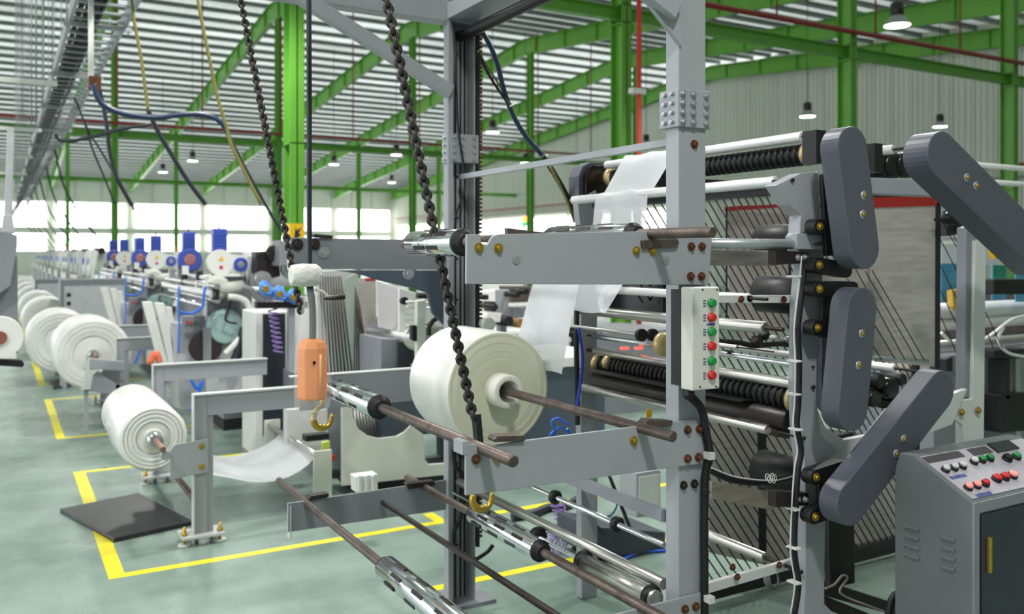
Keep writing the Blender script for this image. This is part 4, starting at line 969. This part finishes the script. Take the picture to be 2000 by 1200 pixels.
tag(g.build('air_tube', mat('teal_tube', (20, 90, 130), .4)), 'dark teal tube looping above the yellow floor line', 'air hose')
g = G().tube(smooth_path([on_z(a, b, .012) for a, b in ((1210, 1098), (1235, 1085), (1265, 1078), (1300, 1076))]), .01, 6)
tag(g.build('air_tube', BLUET), 'blue tube on the floor in front of the dark slate box', 'air hose')
g = G().tube(smooth_path([on_z(a, b, .03) for a, b in ((1000, 1010), (1040, 1004), (1070, 992), (1100, 990), (1130, 975))]), .03, 8)
tag(g.build('floor_cable', CABLE), 'thick dark cable lying along the yellow line behind the lower rollers', 'cable')
for k, (a, b, c, d) in enumerate(((1190, 930, 1232, 1035), (1140, 1000, 1180, 1045))):
    tag(G().cyl(on_y(a, b, 4.1), on_y(c, d, 4.1), .011, 8).build('stay_rod', BLACK), ['long black slanting rod beside the pale floor cabinet', 'short black slanting rod above the dark slate box'][k], 'rod')

# ================================================================== LEFT: FILM ROLL STANDS
def roll_stand(y0, label, pxfoot=True):
    t = thing('roll_stand', label, 'roll stand', (1.3, y0 + .9, 0), 'grey roll stands along the aisle')
    for yy in (y0, y0 + 1.75):
        G().box(1.08, 1.16, yy, yy + .012, .012, .954).box(1.09, 1.2, yy + .012, yy + .1, .012, .90).build('leg', GREY, t, bevel=.003)
        G().box(1.161, 2.0, yy, yy + .012, .82, .954).build('arm', GREY, t, bevel=.002)
        G().box(1.08, 2.0, yy - .02, yy + .05, .955, .965).box(1.072, 1.079, yy - .02, yy + .05, .0, .965).build('arm_flange', LIGHT, t)
        G().prism([(.93, .62), (.96, .66), (1.16, .675), (1.16, .46), (.93, .44)], yy - .03, yy - .018).build('bearing_plate', GREY, t, bevel=.002)
        G().lathe([(-.03, .03), (.03, .03)], (.9, yy - .02, .6), 'y', 8).build('bearing', ZINC, t)
        for zz in (.50, .63):
            h = G(); bolt(h, 1.12, yy - .03, zz, .011); h.build('bolt', BRASS, t)
        G().box(1.0, 1.26, yy - .06, yy + .14, .05, .065).build('foot_plate', LIGHT, t)
        for xx in (1.02, 1.24):
            G().cyl((xx, yy, .0), (xx, yy, .12), .011, 8).cyl((xx, yy, .065), (xx, yy, .085), .02, 6).build('levelling_bolt', BRASS, t)
            G().cyl((xx, yy, 0), (xx, yy, .012), .04, 16).build('foot_pad', WHITE, t)
        G().cyl((1.14, yy, 0), (1.14, yy, .05), .04, 12).build('foot_pad', WHITE, t)
    G().cyl((1.13, y0 + .1, .22), (1.13, y0 + 1.75, .22), .022, 12).build('tie_rod', STEEL, t)
    return t
roll_stand(5.95, 'grey roll stand nearest the black mat, holding the nearest white roll')
roll_stand(10.3, 'second grey roll stand along the aisle, behind the nearest one')
def film_roll(label, x, z, ya, yb, R, ext=.22):
    t = thing('film_roll', label, 'film roll', (x, (ya + yb) / 2, z), 'white film rolls on the stands')
    prof = [(ya + .004, .06), (ya + .002, R * .45), (ya + .012, R * .5), (ya - .006, R * .56), (ya, R * .8), (ya - .004, R * .93), (ya + .02, R), ((ya + yb) / 2, R * 1.01), (yb - .02, R), (yb, R * .9), (yb, .06)]
    G().lathe(prof, (x, 0, z), 'y', 72, cap=False).build('wound_film', FILM, t)
    g = G()
    for f in (.55, .68, .8, .9):
        g.lathe([(ya - .004, R * f + .006), (ya - .007, R * f + .004), (ya - .007, R * f - .004), (ya - .004, R * f - .006)], (x, 0, z), 'y', 60, cap=False)
    g.build('roll_face_ridge', FILMW, t)
    G().lathe([(ya - .03, .045), (ya - .03, .065), (yb + .03, .065), (yb + .03, .045)], (x, 0, z), 'y', 28, close=True).build('paper_core', CREAM, t)
    G().cyl((x, ya - .12, z), (x, yb + .1, z), .044, 24).build('chuck', CHROME, t)
    G().cyl((x, ya - ext - .08, z), (x, yb + ext, z), .019, 14).build('rod', mat('reddish_shaft', (140, 108, 98), .4, .4, var=.08), t)
    return t
film_roll('nearest white film roll on its grey stand beside the black mat', .88, .645, 6.27, 7.4, .215, .32)
film_roll('second white film roll along the aisle, its broad round face fully seen', .88, .77, 10.65, 11.6, .385, .3)
film_roll('third white film roll along the aisle, half hidden by the second', .75, .62, 14.0, 15.0, .44)
film_roll('fourth white film roll along the aisle, showing only its top', .75, .65, 18.0, 19.0, .42)
for k in range(5):
    film_roll(ORD[4 + k] + ' white film roll along the aisle, small in the distance', .75, .63, 22.0 + 4 * k, 23 + 4 * k, .41 - .02 * (k % 3))
for k in range(7):
    y = 14 + 4 * k
    t = thing('roll_cradle', ORD[k] + ' low grey roll cradle behind the second white roll, counted from the near end', 'roll stand', (.9, y, 0), 'low roll cradles in the distance')
    for yy in (y - .25, y + 1.2):
        G().box(.7, 1.45, yy, yy + .05, .5, .6).box(.72, .8, yy, yy + .05, 0, .5).box(1.37, 1.45, yy, yy + .05, 0, .5).build('cradle_side', GREY, t)
# slanted bracket and arm in front of the second roll
t = thing('roll_trestle', 'grey arm on a splayed trestle in front of the second white roll', 'bracket', (.95, 10.2, 0))
G().prism(P([(175, 700), (242, 706), (242, 724), (175, 720)], 10.15), 10.1, 10.2).build('arm', GREY, t, bevel=.004)
G().prism(P([(173, 700), (186, 702), (176, 760), (158, 762)], 10.15), 10.11, 10.16).build('leg', LIGHT, t)
G().prism(P([(158, 762), (188, 726), (232, 752), (235, 745), (240, 765), (200, 768)], 10.18), 10.16, 10.2).build('tray', GREY, t)
for px in (168, 230):
    q = on_y(px, 760, 10.18); G().box(q[0] - .02, q[0] + .02, 10.16, 10.2, 0, q[2] + .05).build('leg', GREY, t)
# sagging film sheet and its guide rods
sh = thing('sagging_film', 'white film sheet sagging towards the floor between the roll stand and the guide rods', 'film', (1.6, 6.8, .3))
pr = smooth_path([(.66, 0, .66), (.70, 0, .51), (.80, 0, .435), (.92, 0, .42), (1.08, 0, .40), (1.28, 0, .34), (1.5, 0, .265), (1.66, 0, .245), (1.8, 0, .275), (1.92, 0, .345), (1.98, 0, .40)], 5)
g = G(); nn = 10
for i, p in enumerate(pr):
    for j in range(nn + 1):
        s_ = j / nn; g.v.append((p.x + .01 * math.sin(7 * s_ + i * .3), 6.3 + .95 * s_, p.z + .012 * math.sin(11 * s_ + i * .25) * (i / len(pr))))
for i in range(len(pr) - 1):
    for j in range(nn):
        a = i * (nn + 1) + j; g.f.append((a, a + 1, a + nn + 2, a + nn + 1)); g.sm.append(True)
g.build('film_sheet', SHEET, sh)
gr_ = thing('guide_rods', 'pair of pale guide rods on short brackets beside the sagging film', 'rods', (2.0, 6.8, 0))
for dx, dz in ((0, .02), (.05, -.03)):
    G().cyl((1.97 + dx, 6.17, .40 + dz), (1.97 + dx, 7.5, .40 + dz), .02, 12).build('rod', BRUSHED, gr_)
for yy in (6.15, 7.5): G().box(1.93, 2.06, yy, yy + .03, 0, .46).build('bracket', CREAM, gr_)
# mats
for lab, cs in (('large square black mat lying across the thick yellow line in front of the near roll', ((117, 994), (270, 963), (378, 1018), (222, 1052))), ('small black mat on the floor under the second white roll', ((92, 745), (122, 738), (140, 752), (104, 757)))):
    c = [on_z(a, b, .03) for a, b in cs]
    g = G().prism([(p[0], p[1]) for p in c], .0, .03, 'z'); tag(g.build('rubber_mat', mat('black_mat', (46, 43, 46), .3, var=.12, scale=4), bevel=.004), lab, 'mat')

# ================================================================== LEFT: ROW OF MACHINES WITH BLUE MOTORS
LM = mat('machine_pale_grey', (190, 192, 196), .45, var=.05)
LM2 = mat('machine_mid_grey', (128, 130, 136), .45, var=.05)
def bag_machine(first_label):                        # built around the first one: x 2.0, y 9.6
    t = thing('blown_film_machine', first_label, 'machine', (2.0, 9.6, 0), 'grey machines with blue motors in a row')
    def pp(name, pts, y, th, m, par=t, bev=.005): return G().prism(P(pts, y), y, y + th).build(name, m, par, bevel=bev)
    y = 9.6
    c = [(405, 540), (482, 540), (482, 800), (405, 800)]
    pp('side_frame', c, y + .05, .06, LM2)
    pp('side_frame', [(476, 492), (492, 492), (492, 660), (476, 660)], y + .12, .06, WHITE)
    def zc(px, py): q = on_y(px, py, y); return (q[0], q[2])
    a, b_ = zc(430, 513), zc(468, 517)
    cv = G().prism(stadium(a, b_, .10, 10), y - .04, y + .02).lathe([(y - .05, .135), (y + .02, .14)], (a[0], 0, a[1]), 'y', 28).build('belt_guard', WHITE, t)
    G().lathe([(y - .07, .07), (y - .05, .075), (y + .02, .075)], (b_[0], 0, b_[1]), 'y', 20).build('pulley', BLUEM, t)
    G().lathe([(y - .075, .03), (y - .07, .035), (y - .06, .035)], (b_[0], 0, b_[1]), 'y', 14).build('hub', ZINC, t)
    G().prism([(a[0] - .03, a[1] + .02), (a[0] + .03, a[1] + .02), (a[0], a[1] + .07)], y - .056, y - .051).build('warning_triangle', YELB, cv)
    G().lathe([(y - .056, .02), (y - .051, .02)], (a[0], 0, a[1] - .05), 'y', 10).build('magenta_dot', mat('magenta_ink', (200, 40, 130), .5, var=0), cv)
    for (px, yy, ring) in ((427, y, False), (427, y + 1.75, True)):
        x = a[0]
        mo = G().box(x - .07, x + .075, yy, yy + .14, a[1] + .1, a[1] + .36).build('motor', BLUEM, t, bevel=.012)
        g = G()
        for k in range(5): g.box(x - .078, x + .083, yy - .006, yy + .145, a[1] + .14 + k * .035, a[1] + .148 + k * .035)
        g.build('cooling_fin', BLUEM, mo)
        G().cyl((x + .0, yy + .07, a[1] + .36), (x, yy + .07, a[1] + .4), .01, 6).build('lifting_eye', DKSTEEL, mo)
        if ring:
            G().lathe([(yy - .05, .12), (yy - .04, .14), (yy + .04, .14)], (x, 0, a[1] + .02), 'y', 28).build('gear_housing', BLUEM, t)
            G().lathe([(yy - .07, .05), (yy - .05, .075), (yy - .04, .075)], (x, 0, a[1] + .02), 'y', 20).build('gear_hub', mat('silver_red_hub', (170, 120, 120), .4, .3), t)
    G().box(a[0] - .13, a[0] + .16, y + 1.75, y + 1.83, 1.1, a[1] + .02).build('side_frame', LM2, t)
    xl = on_y(360, 580, y)[0]
    # rollers along the machine
    for k, (dx, z, r, m) in enumerate(((-.02, 1.54, .03, BRUSHED), (-.05, 1.46, .035, ALU), (.02, 1.39, .03, BRUSHED), (-.1, 1.34, .02, CHROME), (.06, 1.6, .025, ALU))):
        G().cyl((xl + dx + .25, y - .5 + .1 * k, z), (xl + dx + .25, y + 2.6, z), r, 12).build('roller', m, t)
    for k in range(10):
        q = (xl + .2 + .06 * (k % 3), y - .4 + .29 * k, 1.4 + .05 * ((k * 7) % 5)); G().box(q[0], q[0] + .07, q[1], q[1] + .06, q[2], q[2] + .12).build('clamp', [DKSTEEL, ZINC, BLACK, WHITE][k % 4], t)
    # splayed posts
    for (pa, pb, w_) in (((288, 590), (322, 720), 9), ((312, 592), (340, 720), 9), ((330, 600), (345, 700), 6)):
        pp('splayed_post', [(pa[0] - w_, pa[1]), (pa[0] + w_, pa[1]), (pb[0] + w_, pb[1]), (pb[0] - w_, pb[1])], y + .3, .1, WHITE)
    pp('lower_panel', [(335, 630), (405, 640), (405, 800), (350, 800)], y + .25, .5, LM)
    pp('lower_panel', [(405, 640), (485, 650), (485, 800), (405, 800)], y - .05, .1, LM)
    pp('control_panel', [(357, 618), (402, 618), (402, 652), (357, 652)], y + .1, .1, GREY2)
    for k, m in enumerate((REDB, REDB, GREENB)):
        q = on_y(366 + k * 8, 630, y + .09); G().lathe([(0, .014), (-.02, .014)], q, 'y', 10).build('button', m, t)
    q = on_y(402, 678, y - .1); G().lathe([(0, .165), (.04, .17)], q, 'y', 32).build('dark_opening', mat('dark_maroon', (46, 34, 38), .4, var=.1), t)
    G().box(q[0] - .03, q[0] + .05, q[1] - .02, q[1], q[2] - .2, q[2] + .2).build('opening_bar', LM2, t)
    q = on_y(442, 640, y - .12); G().lathe([(0, .16), (.05, .19), (.16, .19)], q, 'y', 28).build('fume_hood', TEAL, t)
    q = on_y(425, 562, y - .12); G().lathe([(-.02, .09), (.02, .13), (.1, .13), (.12, .07), (.3, .07)], q, 'y', 24).build('blower', CREAM, t)
    G().cyl(on_y(428, 565, y - .1), on_y(475, 560, y - .1), .065, 16).build('blower_duct', CREAM, t)
    G().tube(smooth_path([on_y(a_, b2, y - .2) for a_, b2 in ((445, 580), (465, 582), (482, 592), (488, 615), (483, 640), (470, 660), (452, 680), (440, 692))]), .035, 10).build('white_hose', WHITE, t)
    G().tube(smooth_path([on_y(a_, b2, y - .15) for a_, b2 in ((472, 560), (490, 566), (500, 580), (515, 590))]), .03, 10).build('grey_hose', GREY, t)
    G().tube(smooth_path([on_y(a_, b2, y - .2) for a_, b2 in ((452, 580), (448, 600), (440, 622), (448, 630), (462, 632))]), .012, 6).build('black_pipe', BLACK, t)
    G().tube(smooth_path([on_y(a_, b2, y - .2) for a_, b2 in ((350, 560), (349, 600), (350, 640), (348, 690))]), .01, 6).build('blue_cable', BLUET, t)
    G().tube(smooth_path([on_y(a_, b2, y - .22) for a_, b2 in ((352, 610), (375, 612), (395, 600), (398, 575), (402, 560))]), .014, 6).build('blue_cable', BLUET, t)
    G().tube(smooth_path([on_y(a_, b2, y - .2) for a_, b2 in ((478, 640), (470, 670), (465, 690), (458, 705))]), .05, 8).build('dark_hose', CABLE, t)
    G().tube(smooth_path([on_y(a_, b2, y - .2) for a_, b2 in ((300, 690), (292, 710), (305, 690), (312, 708))]), .03, 8).build('orange_hose', mat('orange_hose', (236, 120, 80), .5), t)
    G().tube(smooth_path([on_y(a_, b2, y - .2) for a_, b2 in ((372, 740), (385, 760), (395, 745), (380, 790), (372, 800))]), .018, 6).build('blue_cable', BLUET, t)
    G().box(2.06, 2.75, y + .12, y + 2.2, .1, 1.05).build('machine_bed', LM, t)
    G().box(2.04, 2.75, y, y + 2.2, .0, .1).build('dark_plinth', BLACK, t)
    for k in range(3): G().box(2.06 + .24 * k, 2.24 + .24 * k, y + .6, y + .7, 1.05, 1.45).build('machine_bracket', LM, t)
    return t
m0 = bag_machine('nearest grey machine with blue motors, its white belt guard bearing a yellow warning triangle')
for k, yy in enumerate((14.0, 17.9)):
    c = copy_tree(m0); c.location = (2.0, yy, 0); c['label'] = ['second grey machine with blue motors, just left of the nearest one', 'third grey machine with blue motors, furthest one whose motors show'][k]
# small distant machines further along
def far_machine():
    t = thing('distant_machine', 'x', 'machine', (2.0, 22, 0), 'small distant machines in the row')
    y = 22
    G().box(1.55, 2.5, y, y + 2.6, 0, 1.15).build('machine_bed', LM2, t, bevel=.02)
    G().box(1.5, 1.56, y + .2, y + 2.4, 1.15, 1.35).build('roller_block', BRUSHED, t)
    for k in range(2):
        yy = y + .3 + 1.3 * k
        G().prism([(1.7, 1.15), (1.82, 1.15), (1.95, 1.9), (1.85, 1.98), (1.78, 1.9)], yy, yy + .1).build('white_arm', WHITE, t)
        G().lathe([(0, .08), (.1, .08)], (2.02, yy, 1.93), 'y', 14).build('belt_guard', DKSTEEL, t)
        G().lathe([(0, .12), (.08, .12)], (1.98, yy + .12, 1.8), 'y', 14).build('white_disc', WHITE, t)
        G().box(1.72, 1.9, yy + .1, yy + .3, 1.4, 1.75).build('motor', BLUEM if k else mat('pale_blue', (120, 150, 200), .5), t)
        G().cyl((1.75, yy, 1.2), (1.75, yy, 1.6), .04, 8).build('cream_cap', CREAM, t)
    return t
f0 = far_machine()
for k in range(9):
    c = f0 if k == 0 else copy_tree(f0)
    c.location = (2.0, 22 + 3.9 * k, 0); c['label'] = ORD[k] + ' of the small distant machines with pale arms, counted from the blue motors'
# grey cabinets along the aisle
for k, (px, py0, py1, V, w) in enumerate(((180, 545, 640, 17.2, .6), (112, 545, 580, 25.2, .9))):
    q = on_y(px, py0, V)
    t = thing('grey_cabinet', ['long grey cabinet behind the far white rolls, under the row of distant machines', 'small grey cabinet with a dark screen at the far end of the aisle'][k], 'cabinet', (q[0] + .3, V, 0))
    G().box(q[0] - .5, q[0] + w, V, V + .5, 0, q[2]).build('cabinet_body', LM2, t, bevel=.01)
    G().box(q[0] - .44, q[0] + w - .06, V - .02, V, .1, q[2] - .12).build('cabinet_door', LM, t)
    for j in range(2): G().box(q[0] - .4, q[0] - .34, V - .04, V - .02, q[2] - .3 - .15 * j, q[2] - .24 - .15 * j).build('handle', BLACK, t)
# cabinet with a slate door and coil beside the blue pneumatic valves
t = thing('electrical_cabinet', 'white framed cabinet with a slate door, behind the row left of the orange pendant', 'cabinet', (2.3, 8.4, 0))
pl2 = lambda name, pts, y, th, m: G().prism(P(pts, y), y, y + th).build(name, m, t, bevel=.004)
q0, q1 = on_y(498, 610, 8.2), on_y(566, 610, 8.2)
G().box(q0[0], q1[0], 8.2, 8.7, 0, q0[2]).build('cabinet_body', WHITE, t, bevel=.01)
q0, q1 = on_y(513, 614, 8.2), on_y(556, 700, 8.2)
G().box(q0[0], q1[0], 8.18, 8.2, .2, q0[2]).build('door', CONTROL, t)
pts = []
for k in range(140):
    a = k * .5; f = k / 139; c = Vector(on_y(530 + 14 * f, 585 + 105 * f, 8.05)); pts.append(c + Vector((math.cos(a) * .04, math.sin(a) * .04, 0)))
tag(G().tube(pts, .007, 5).build('air_line_coil', PURPLE), 'purple spiral air line hanging in front of the slate cabinet door', 'air hose')
vt = thing('valve_block', 'cluster of bright blue tubing and brass valves left of the white-wrapped pendant', 'valves', (2.4, 7.9, 0))
for cx_, cy_ in ((520, 565), (548, 575), (575, 582)):
    for k in range(4):
        pts = [on_y(cx_ + 12 * math.cos(a + k), cy_ + (9 + k * 2) * math.sin(a * 1.3 + k), 7.95 + .03 * k) for a in [i * .6 for i in range(9)]]
        G().tube(smooth_path(pts, 3), .012, 6).build('blue_tube', mat('light_blue_tube', (90, 150, 235), .4), vt)
    q = on_y(cx_, cy_, 7.9); G().lathe([(0, .03), (.05, .03), (.06, .02)], q, 'y', 12).build('brass_valve', BRASS, vt)
G().prism(P([(500, 590), (600, 590), (600, 602), (500, 602)], 8.02), 8.0, 8.1).build('valve_rail', BLACK, vt)
q = on_y(570, 602, 8.05); G().box(q[0] - .03, q[0] + .03, 8.05, 8.1, 0, q[2]).build('valve_post', GREY, vt)
# pale housings behind it
hs = thing('machine_housing', 'pale grey machine housing with dark gear rings behind the blue tubing', 'machine', (3.3, 9.6, 0))
for pts, y, th, m in (([(490, 500), (560, 505), (640, 520), (640, 560), (490, 560)], 9.6, .5, LM), ([(545, 590), (600, 590), (640, 620), (640, 760), (545, 760)], 8.9, .4, LIGHT), ([(500, 492), (530, 490), (530, 530), (500, 535)], 9.3, .2, DKSTEEL), ([(528, 510), (545, 505), (548, 540), (528, 545)], 9.3, .2, DKSTEEL), ([(546, 470), (600, 470), (600, 520), (546, 520)], 9.0, .3, GREY2)):
    G().prism(P(pts, y), y, y + th).build('housing_block', m, hs, bevel=.01)
for px, py, r in ((515, 545, .08), (540, 495, .09), (560, 490, .07), (575, 525, .12)):
    q = on_y(px, py, 9.2); G().lathe([(0, r), (.12, r)], q, 'y', 20).lathe([(-.02, r * .5), (0, r * .5)], q, 'y', 14).build('gear_ring', [DKSTEEL, ZINC][px % 2], hs)
q = on_y(560, 600, 9.2); G().box(2.8, 3.3, 9.2, 9.9, 0, 1.4).build('housing_base', LM, hs)

# ================================================================== FAR LEFT: EDGE OF ANOTHER MACHINE, CABLE TRAY, CABLES
ed = thing('hopper_machine', 'big blurred grey hopper machine cut off by the left edge of the picture', 'machine', (-.5, 8.4, 0))
def pe(name, pts, y, th, m): return G().prism(P(pts, y), y, y + th).build(name, m, ed, bevel=.006)
pe('hopper_body', [(-40, 455), (10, 452), (34, 460), (34, 480), (20, 560), (-40, 600)], 8.3, .5, GREY2)
pe('hopper_cover', [(-40, 560), (34, 500), (36, 690), (-40, 690)], 8.4, .4, LM2)
pe('hopper_base', [(-40, 690), (32, 690), (32, 706), (-40, 706)], 8.4, .3, WHITE)
pe('hopper_neck', [(6, 420), (24, 420), (30, 455), (2, 455)], 8.4, .3, LM)
pe('hopper_neck', [(14, 250), (28, 250), (24, 425), (8, 425)], 8.5, .12, LM)
pe('foot_bar', [(-40, 702), (42, 704), (48, 712), (44, 718), (-40, 712)], 8.0, .1, BLACK)
q = on_y(0, 660, 7.9); G().lathe([(0, .16), (.15, .16)], q, 'y', 28).build('white_disc', WHITE, ed)
G().lathe([(-.02, .05), (.0, .05)], q, 'y', 20).build('red_hub', mat('brown_red_hub', (140, 80, 70), .5), ed)
G().box(q[0] - .5, q[0] - .06, 8.35, 8.8, 0, .7).build('machine_bed', GREY2, ed)
tr = thing('cable_tray', 'long grey overhead cable ladder full of black cables running away above the left aisle', 'cable tray', (.75, 30, 4))
x0, x1 = .55, 1.0
for x in (x0, x1): G().box(x - .015, x + .015, 4.5, 60, 3.96, 4.08).build('side_rail', ZINC, tr)
for k in range(110):
    y = 4.6 + k * .3; G().box(x0, x1, y, y + .04, 3.97, 3.99).build('rung', ZINC, tr)
for k in range(5):
    x = x0 + .05 + k * .05; G().tube(smooth_path([(x + .02 * math.sin(j + k), 4.5 + j * 5, 4.02 + .01 * math.sin(j * 2 + k)) for j in range(12)], 4), .024, 6).build('tray_cable', BLACK, tr)
for k in range(14):
    y = 6.3 + k * 2.6
    for x in (x0 - .03, x1 + .03): G().cyl((x, y, 3.9), (x, y, zr(y) + .9), .012 if y > 12 else .008, 6).build('hanger_rod', ZINC, tr)
    G().box(x0 - .06, x1 + .06, y - .02, y + .02, 3.92, 3.96).build('hanger_bar', ZINC, tr)
for k in range(9):
    y = 10 + 3.9 * k; G().box(-.8, .5, y, y + .04, 3.55, 3.6).build('side_arm', WHITE, tr)
    G().box(-.2, -.16, y, y + .04, 2.4, 3.55).build('drop_post', LIGHT, tr)
    G().tube(smooth_path([(-.18, y, 3.5), (-.1, y + .3, 2.9), (-.2, y + .5, 2.4), (-.15, y + .6, 2.0)]), .02, 6).build('drop_cable', CABLE, tr)
q = on_y(178, 20, 8.0); G().box(q[0] - .02, q[0] + .02, 8, 8.04, on_y(180, 152, 8)[2], 4.0).build('drop_duct', WHITE, tr)
G().cyl((q[0], 8, 4.0), (q[0], 8, zr(8) + .9), .012, 6).build('hanger_rod', ZINC, tr)
q = on_y(184, 162, 7.98); G().box(q[0] - .04, q[0] + .05, 7.95, 8.05, q[2] - .05, q[2] + .05).build('junction_end', RUST, tr)
cabs = [('dark blue cable sagging from the tray end across to the right', NAVY, .022, 7.8, [(182, 165), (190, 190), (205, 207), (240, 222), (300, 230), (360, 224), (405, 226), (432, 240), (447, 265)]),
        ('thin dark cable continuing down from the sagging blue one to the machines', CABLE, .014, 7.8, [(447, 265), (480, 330), (510, 385), (530, 420), (550, 450)]),
        ('yellowish cable hanging from the roof, second from the left', OLIVE, .013, 7.8, [(255, -20), (262, 40), (275, 110), (282, 160), (289, 215)]),
        ('dark cable falling from the roof cable towards the blue motors', CABLE, .02, 8.2, [(289, 215), (305, 250), (325, 285), (365, 350), (402, 400)]),
        ('yellow-green cable hanging between the two dark chains and the tray', OLIVE, .014, 7.6, [(384, -20), (392, 30), (412, 130), (425, 190), (443, 250), (455, 290), (510, 400)]),
        ('dark cable dropping straight from the tray end past the far column', CABLE, .02, 9.5, [(190, 160), (200, 200), (209, 250), (213, 290), (225, 340), (240, 370), (258, 402)]),
        ('short cable swinging from the tray towards the blue sagging cable', CABLE, .016, 9.0, [(108, 262), (118, 274), (150, 274), (195, 264), (240, 252), (290, 244)]),
        ('thin cable nearest the tray, dropping towards the distant machines', CABLE, .012, 12, [(145, 190), (165, 240), (180, 290), (205, 350), (225, 400)]),
        ('thin slanting cable in front of the far windows left of the green column', CABLE, .012, 12, [(150, 200), (170, 250), (200, 300), (235, 360), (262, 410)]),
        ('thick dark blue cable leaving the top of the far frame column', NAVY, .014, 4.15, [(936, 52), (955, 85), (970, 120), (984, 175), (1002, 225), (1028, 268), (1060, 305), (1078, 335)]),
        ('black and yellow cable pair curving from the far frame column', OLIVE, .006, 4.15, [(934, 98), (948, 125), (965, 150), (982, 178), (998, 205)]),
        ('black cable beside the yellow one, leaving the far frame column', BLACK, .008, 4.14, [(933, 102), (945, 128), (962, 158), (985, 192), (1000, 215)]),
        ('bundle of black cables running down behind the upper chuck', BLACK, .016, 4.1, [(1060, 305), (1080, 335), (1100, 370), (1118, 408), (1130, 440)]),
        ('thin olive cable within the black bundle behind the upper chuck', OLIVE, .007, 4.05, [(1074, 325), (1095, 365), (1108, 395), (1122, 435)])]
for lab, m, r, V, pts in cabs:
    tag(G().tube(smooth_path([on_y(a, b, V) for a, b in pts]), r, 8).build('hanging_cable', m), lab, 'cable')
for i, (px, py) in enumerate(((1002, 205), (1064, 306), (1118, 400))):
    q = on_y(px, py, 4.12); tag(G().torus(q, .018, .004, (1, 0, .5), (0, 1, 0), 12, 5).build('cable_tie', WHITE), ['white cable tie highest on the dark blue cable', 'white cable tie midway down the dark blue cable', 'white cable tie lowest on the black cable bundle'][i], 'cable tie')
for k in range(8):
    y = 20 + 3.9 * k
    tag(G().tube(smooth_path([(.95, y, 3.95), (1.15, y + .3, 3.2), (1.5, y + .5, 2.6), (1.9, y + .7, 2.05)]), .022, 6).build('drop_cable', CABLE), ORD[k] + ' of the distant cables slanting from the tray to the small machines', 'cable', 'distant drop cables')
